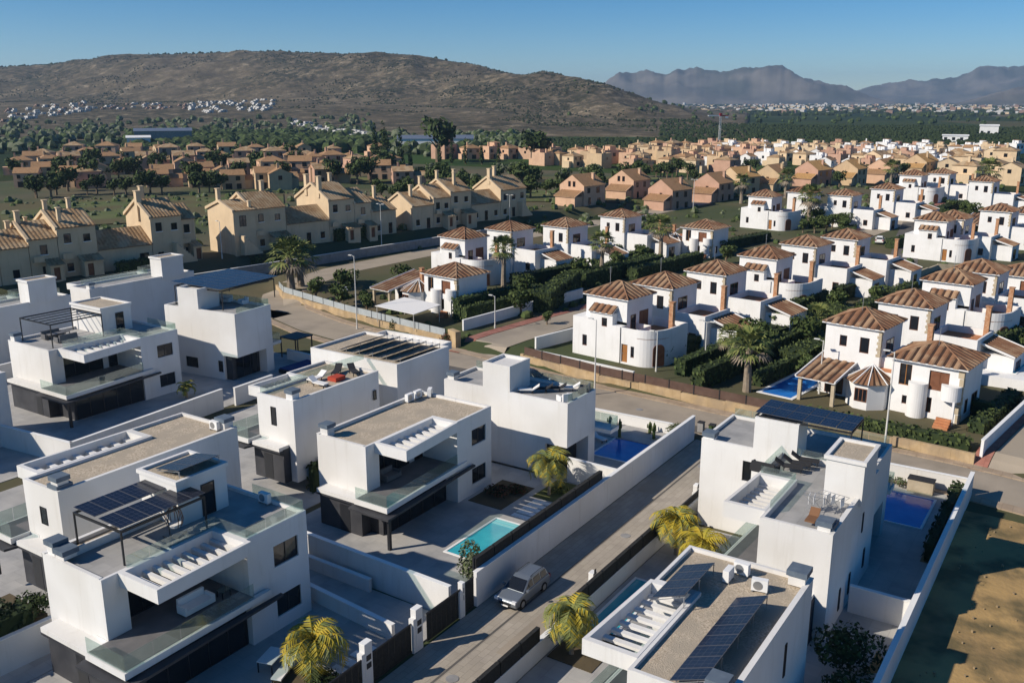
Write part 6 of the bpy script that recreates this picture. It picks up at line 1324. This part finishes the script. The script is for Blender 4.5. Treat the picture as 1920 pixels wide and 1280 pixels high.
while len(hb) < 6500:
    px = fr.uniform(-60, 1235); rc = lerp1(RC, px); d = rc * fr.uniform(.60, 1.03); x, y = bearing(px, d)
    if mnoise.noise(Vector((x * .011, y * .011, 7))) > -.05 + .3 * fr.random(): hb.append((x, y))
clump_field('scrub', 'dark scrub and bushes dotted over the hill slope', 'scrub', [leaf_s, leaf_d], hb, .5, 1.7, 8)
clump_field('scrub', 'line of small trees along the hill crest', 'scrub', [leaf_d], [bearing(q, lerp1(RC, q) * fr.uniform(.985, 1.02)) for q in [fr.uniform(0, 900) for _ in range(260)]], 1.8, 4.0, 9)
tf = [(fr.uniform(18, 74), -abs(fr.gauss(0, 14)) + 5.6) for _ in range(2600)]
tf = [(x, y) for x, y in tf if mnoise.noise(Vector((x * .12, y * .12, 3))) > -.1]
clump_field('weeds', 'low dry weeds and tufts scattered over the sandy lot', 'weeds', [leaf_o, leaf_h], tf, .05, .20, 10)
clump_field('weeds', 'dark taller weeds in patches on the sandy lot', 'weeds', [leaf_d, leaf_o], [(x, y) for x, y in [(fr.uniform(18, 76), -abs(fr.gauss(0, 12)) + 5.9) for _ in range(700)] if mnoise.noise(Vector((x * .16, y * .16, 8))) > .05], .06, .2, 12)
clump_field('undergrowth', 'low shrubs and rough tufts on the strips behind the townhouses', 'shrubs', [leaf_g, leaf_h, leaf_o], band(420, -20, 780, 190, 300) + band(420, 780, 1240, 225, 330) + band(260, 1240, 1900, 255, 370), .35, 1.25, 13)
clump_field('undergrowth', 'shrubs in the villa gardens', 'shrubs', [leaf_g, leaf_h, leaf_d], [q for q in band(700, 560, 1900, 108, 250) if 4 < q[1] < 112 and all(abs((q[0] - a - 4)) > 6 or abs(q[1] - b) > 8 for a, b, _ in VN) and q[0] > wall_x(q[1]) + 2 and abs((q[1] - 66.5) + (q[0] - 92) * .14) > 5 and abs(q[1] - 117 + .04 * (q[0] - 124)) > 9], .3, .95, 14)
rub = MB()
for _ in range(500):
    x, y = fr.uniform(18, 76), fr.uniform(-26, 6.4); s_ = fr.uniform(.03, .09); rub.prism([(x + s_ * math.cos(6.283 * k / 5) * fr.uniform(.7, 1.3), y + s_ * math.sin(6.283 * k / 5)) for k in range(5)], 0, .12 + s_)
tag(rub.obj('rubble', stone_d), 'small stones strewn across the sandy lot', 'stones', None, 'stuff')
# white hillside estates: each house a small two-volume block
def small_house(seed, wm):
    r = random.Random(seed); b = MB(); a, c, h = r.uniform(6, 9), r.uniform(6, 8), r.uniform(4.5, 6.5); b.box(-a / 2, a / 2, -c / 2, c / 2, -4, h); b.box(-a / 2 - 3, -a / 2 - .01, -c / 2 + 1, c / 2 - 1, -4, h * .55); b.box(-a / 2 + .01, a / 2 - .01, -c / 2 - .6, c / 2 + .2, h + .01, h + .35)
    for k in range(2): b.box(-a / 2 + 1 + 3 * k, -a / 2 + 2.4 + 3 * k, -c / 2 - .03, -c / 2 - .005, 1.2, 3.4, 1)
    return b.mesh('hillside_house', [wm, darkglass])
SM = [small_house(k, [estate_w, estate_w, estate_w, estate_r][k]) for k in range(4)]
def estate(lst, label, group, mix):
    for k, (x, y) in enumerate(lst):
        o = inst(SM[mix[fr.randrange(len(mix))]], 'hillside_house', None, (x, y, gz(x, y) - .5), R(-9 + fr.uniform(-5, 5)) + R(fr.choice([0, 0, -12]))); s = fr.uniform(.5, .72); o.scale = (s, s, s); tag(o, label, 'house', group)
estate([(935,1160),(938,1134),(852,1088),(866,959),(961,1091),(924,1091),(925,1160),(790,984),(859,965),(972,1098),(843,1034),(843,963),(1007,1122),(860,1004),(945,1121),(961,1146),(859,949),(921,1086),(901,1000),(855,952),(891,1057),(899,1050),(879,1105),(1005,1132),(817,1047),(852,1050),(903,1078),(990,1081),(929,1119),(933,1084),(828,1007),(852,1042),(1006,1116),(881,1126),(881,1001),(882,1095),(855,1071),(806,1033),(844,938),(828,945),(866,1115),(874,960),(806,971),(838,975),(918,1128),(951,1140),(800,969),(970,1185),(895,1146),(931,1054),(940,1156),(936,1025),(940,1172),(896,1145),(968,1117),(835,1071),(785,972),(839,1061),(918,1041),(924,1011),(868,1076),(846,1085),(800,991),(907,1019),(875,1123),(909,1127),(799,992),(933,1177),(903,998),(941,1029),(885,982),(864,977),(963,1145),(797,994),(849,942),(838,1023),(880,994),(902,1016),(860,996),(798,985)], 'small white house in the dense estate at the foot of the hill', 'white houses of the hill-foot estate', [0, 0, 1, 2])
estate([(546,490),(480,430),(617,582),(553,501),(502,450),(728,760),(576,546),(524,488),(717,729),(558,504),(556,506),(522,481),(525,478),(552,502),(586,553),(508,461),(620,605),(742,779),(592,565),(525,479),(703,725),(547,507),(696,732),(572,525),(615,592),(561,519),(680,689),(542,486),(694,718),(525,478),(597,585),(587,544),(552,502),(637,639),(605,594),(663,680),(714,731),(634,616),(567,547),(606,567),(663,664),(599,583),(664,646),(651,659),(627,623),(498,445),(561,528),(625,625),(586,571),(633,634),(539,498),(666,652),(560,519),(608,574),(725,754),(566,522),(535,485),(608,582),(623,593),(600,591),(681,697),(676,676),(742,779),(492,443)], 'small white house in the narrow estate strip running down the slope', 'white houses of the slope strip', [0, 1, 0, 1])
estate([(692,1120),(849,1340),(692,1162),(636,1069),(663,1081),(591,1074),(678,1121),(654,1093),(590,1040),(646,1119),(725,1155),(677,1191),(631,1107),(718,1124),(670,1161),(775,1251),(731,1264),(616,1108),(698,1151),(598,1043),(754,1257),(547,1003),(714,1120),(724,1212),(632,1154),(578,1033),(715,1140),(645,1168),(587,1035),(583,1051),(706,1167),(821,1294),(732,1242),(661,1207),(692,1217),(546,1003),(592,1046),(683,1125),(648,1076),(720,1151),(662,1117),(713,1170),(727,1238),(749,1204),(638,1171),(797,1273),(633,1099),(779,1249),(666,1156),(552,1020),(543,1005),(657,1188),(699,1122),(623,1111),(646,1105),(584,1050),(744,1165),(699,1108),(611,1063),(729,1174),(593,1080),(797,1266),(654,1086),(770,1290),(739,1231),(725,1162),(594,1045),(723,1206),(688,1108),(699,1115)], 'small pale house in the stepped estate rows at the hill base, far left', 'pale houses of the stepped rows', [0, 2, 3, 1])
estate([(801,1112),(809,1135),(855,1109),(751,1174),(797,1144),(833,1170),(814,1241),(796,1078),(851,1172),(817,1062),(847,1212),(821,1097),(856,1197),(866,1183),(829,1194),(762,1124),(800,1090),(795,1189),(854,1199),(761,1111),(797,1085),(772,1154),(812,1096),(825,1198),(735,1163),(856,1123),(833,1133),(787,1099),(778,1157),(780,1177),(781,1234),(754,1130),(750,1161),(732,1144),(810,1244),(746,1135),(788,1091),(835,1198),(793,1175),(874,1132)], 'small brownish house between the two hill-foot estates', 'brown houses at the hill foot', [2, 3, 3])
# the valley town in the haze
b = MB()
for _ in range(1500):
    px = fr.uniform(1420, 2060) if fr.random() < .8 else fr.uniform(1180, 1500); d = fr.uniform(2300, 6200); x, y = bearing(px, d); s = fr.uniform(3.5, 11); h = fr.uniform(3, 8) * (1.7 if fr.random() < .1 else 1); b.box(x - s, x + s, y - s * .7, y + s * .7, -3, h, fr.choice([0, 0, 1, 2]))
tag(b.obj('distant_town', [estate_w, cream, estate_r]), 'pale distant town spread over the hazy valley floor', 'town', None, 'stuff')
b = MB()
for x, y in [bearing(fr.uniform(1150, 2060), fr.uniform(1900, 6500)) for _ in range(1300)]:
    s = fr.uniform(5, 16); b.prism([(x + s * math.cos(6.283 * k / 6), y + s * math.sin(6.283 * k / 6)) for k in range(6)], -2, [fr.uniform(3, 7) for _ in range(6)])
tag(b.obj('woods', leaf_d), 'dark tree clumps scattered through the valley town', 'wood', None, 'stuff')
# long sheds on the plain
for lb, px, d, L, W, h, m_ in [('long pale farm shed out on the green plain', 1800, 720, 16, 7, 4, trim), ('white farmhouse among the fields', 1862, 880, 14, 10, 7, white2), ('long grey-roofed hall at the foot of the hill', 815, 560, 44, 16, 6, trim), ('white box building beside the pine wood', 252, 560, 12, 9, 8, white2), ('dark flat clubhouse building in the pine wood', 300, 640, 34, 14, 9, clad2)]:
    x, y = bearing(px, d); z = gz(x, y); a = HEAD - math.atan((px - 960) / 1787) - math.pi / 2; t = thing('farm_building', lb, 'building', (x, y, z), a)
    MB().box(-L / 2, L / 2, -W / 2, W / 2, -2, h).obj('wall', m_, t); q = MB(); q.quad([(-L / 2 - .5, -W / 2 - .5, h + .02), (L / 2 + .5, -W / 2 - .5, h + .02), (L / 2 + .5, 0, h + W * .12), (-L / 2 - .5, 0, h + W * .12)]); q.quad([(-L / 2 - .5, W / 2 + .5, h + .02), (L / 2 + .5, W / 2 + .5, h + .02), (L / 2 + .5, 0, h + W * .12), (-L / 2 - .5, 0, h + W * .12)]); q.obj('roof', grey_metal if L > 20 else m_, t)
    for k in range(int(L / 5)): MB().box(-L / 2 + 1 + 5 * k, -L / 2 + 3 + 5 * k, -W / 2 - .04, -W / 2 - .005, 1, 3).obj('window', darkglass, t)
cx, cy = bearing(1353, 640); cz = gz(cx, cy); t = thing('tower_crane', 'tower crane with red and white jib standing over the ochre estate', 'crane', (cx, cy, cz), HEAD - math.pi / 2 + R(15)); hC = 17.5
b = MB(); 
for sx in (-.5, .5):
    for sy in (-.5, .5): b.box(sx - .09, sx + .09, sy - .09, sy + .09, 0, hC)
for k in range(12):
    z0 = hC * k / 12; z1 = hC * (k + 1) / 12
    for s in (-.5, .5): b.tube([(-.5, s, z0), (.5, s, z1)], .05, 4); b.tube([(s, -.5, z0), (s, .5, z1)], .05, 4)
b.obj('mast', lampw, t); jb = MB().box(-9, -.6, -.3, .3, hC, hC + .7).obj('jib', trim, t)
MB().box(-.7, .9, -.6, .6, hC + .02, hC + 1.9).obj('cab', carred, t); MB().box(.91, 5.5, -.3, .3, hC, hC + .7).obj('counter_jib', carred, t); MB().box(3.6, 5.4, -.5, .5, hC - 1.3, hC - .02).obj('counterweight', trim, t)
# grass: golf strips
for nm, px0, px1, d0, d1 in [('golf_grass', -30, 520, 232, 292), ('golf_grass', 520, 780, 205, 212), ('golf_grass', 800, 1240, 262, 296), ('golf_grass', 560, 1240, 330, 352)]:
    b = MB(); n = 24
    for k in range(n + 1):
        px = px0 + (px1 - px0) * k / n
        for j in range(5): x, y = bearing(px, d0 + (d1 - d0) * j / 4); b.v.append((x, y, gz(x, y) + .22))
    for k in range(n):
        for j in range(4): a = 5 * k + j; b.f.append((a, a + 5, a + 6, a + 1)); b.m.append(0)
    tag(b.obj(nm, grass_m), kind='structure')

# ------------------------------------------------------------------ haze: the air over the plain
hz = bpy.data.materials.new('haze_air'); hz.use_nodes = True; n_ = hz.node_tree; n_.nodes.clear(); vo = n_.nodes.new('ShaderNodeVolumePrincipled'); ou = n_.nodes.new('ShaderNodeOutputMaterial')
vo.inputs['Color'].default_value = (.50, .74, 1.0, 1); vo.inputs['Density'].default_value = HAZE; vo.inputs['Anisotropy'].default_value = .2
n_.links.new(vo.outputs[0], ou.inputs['Volume'])
tag(MB().box(-10200, 10200, -10200, 10200, -14, 290).obj('haze', hz), 'thin pale blue haze filling the air over the plain', 'haze', None, 'stuff')
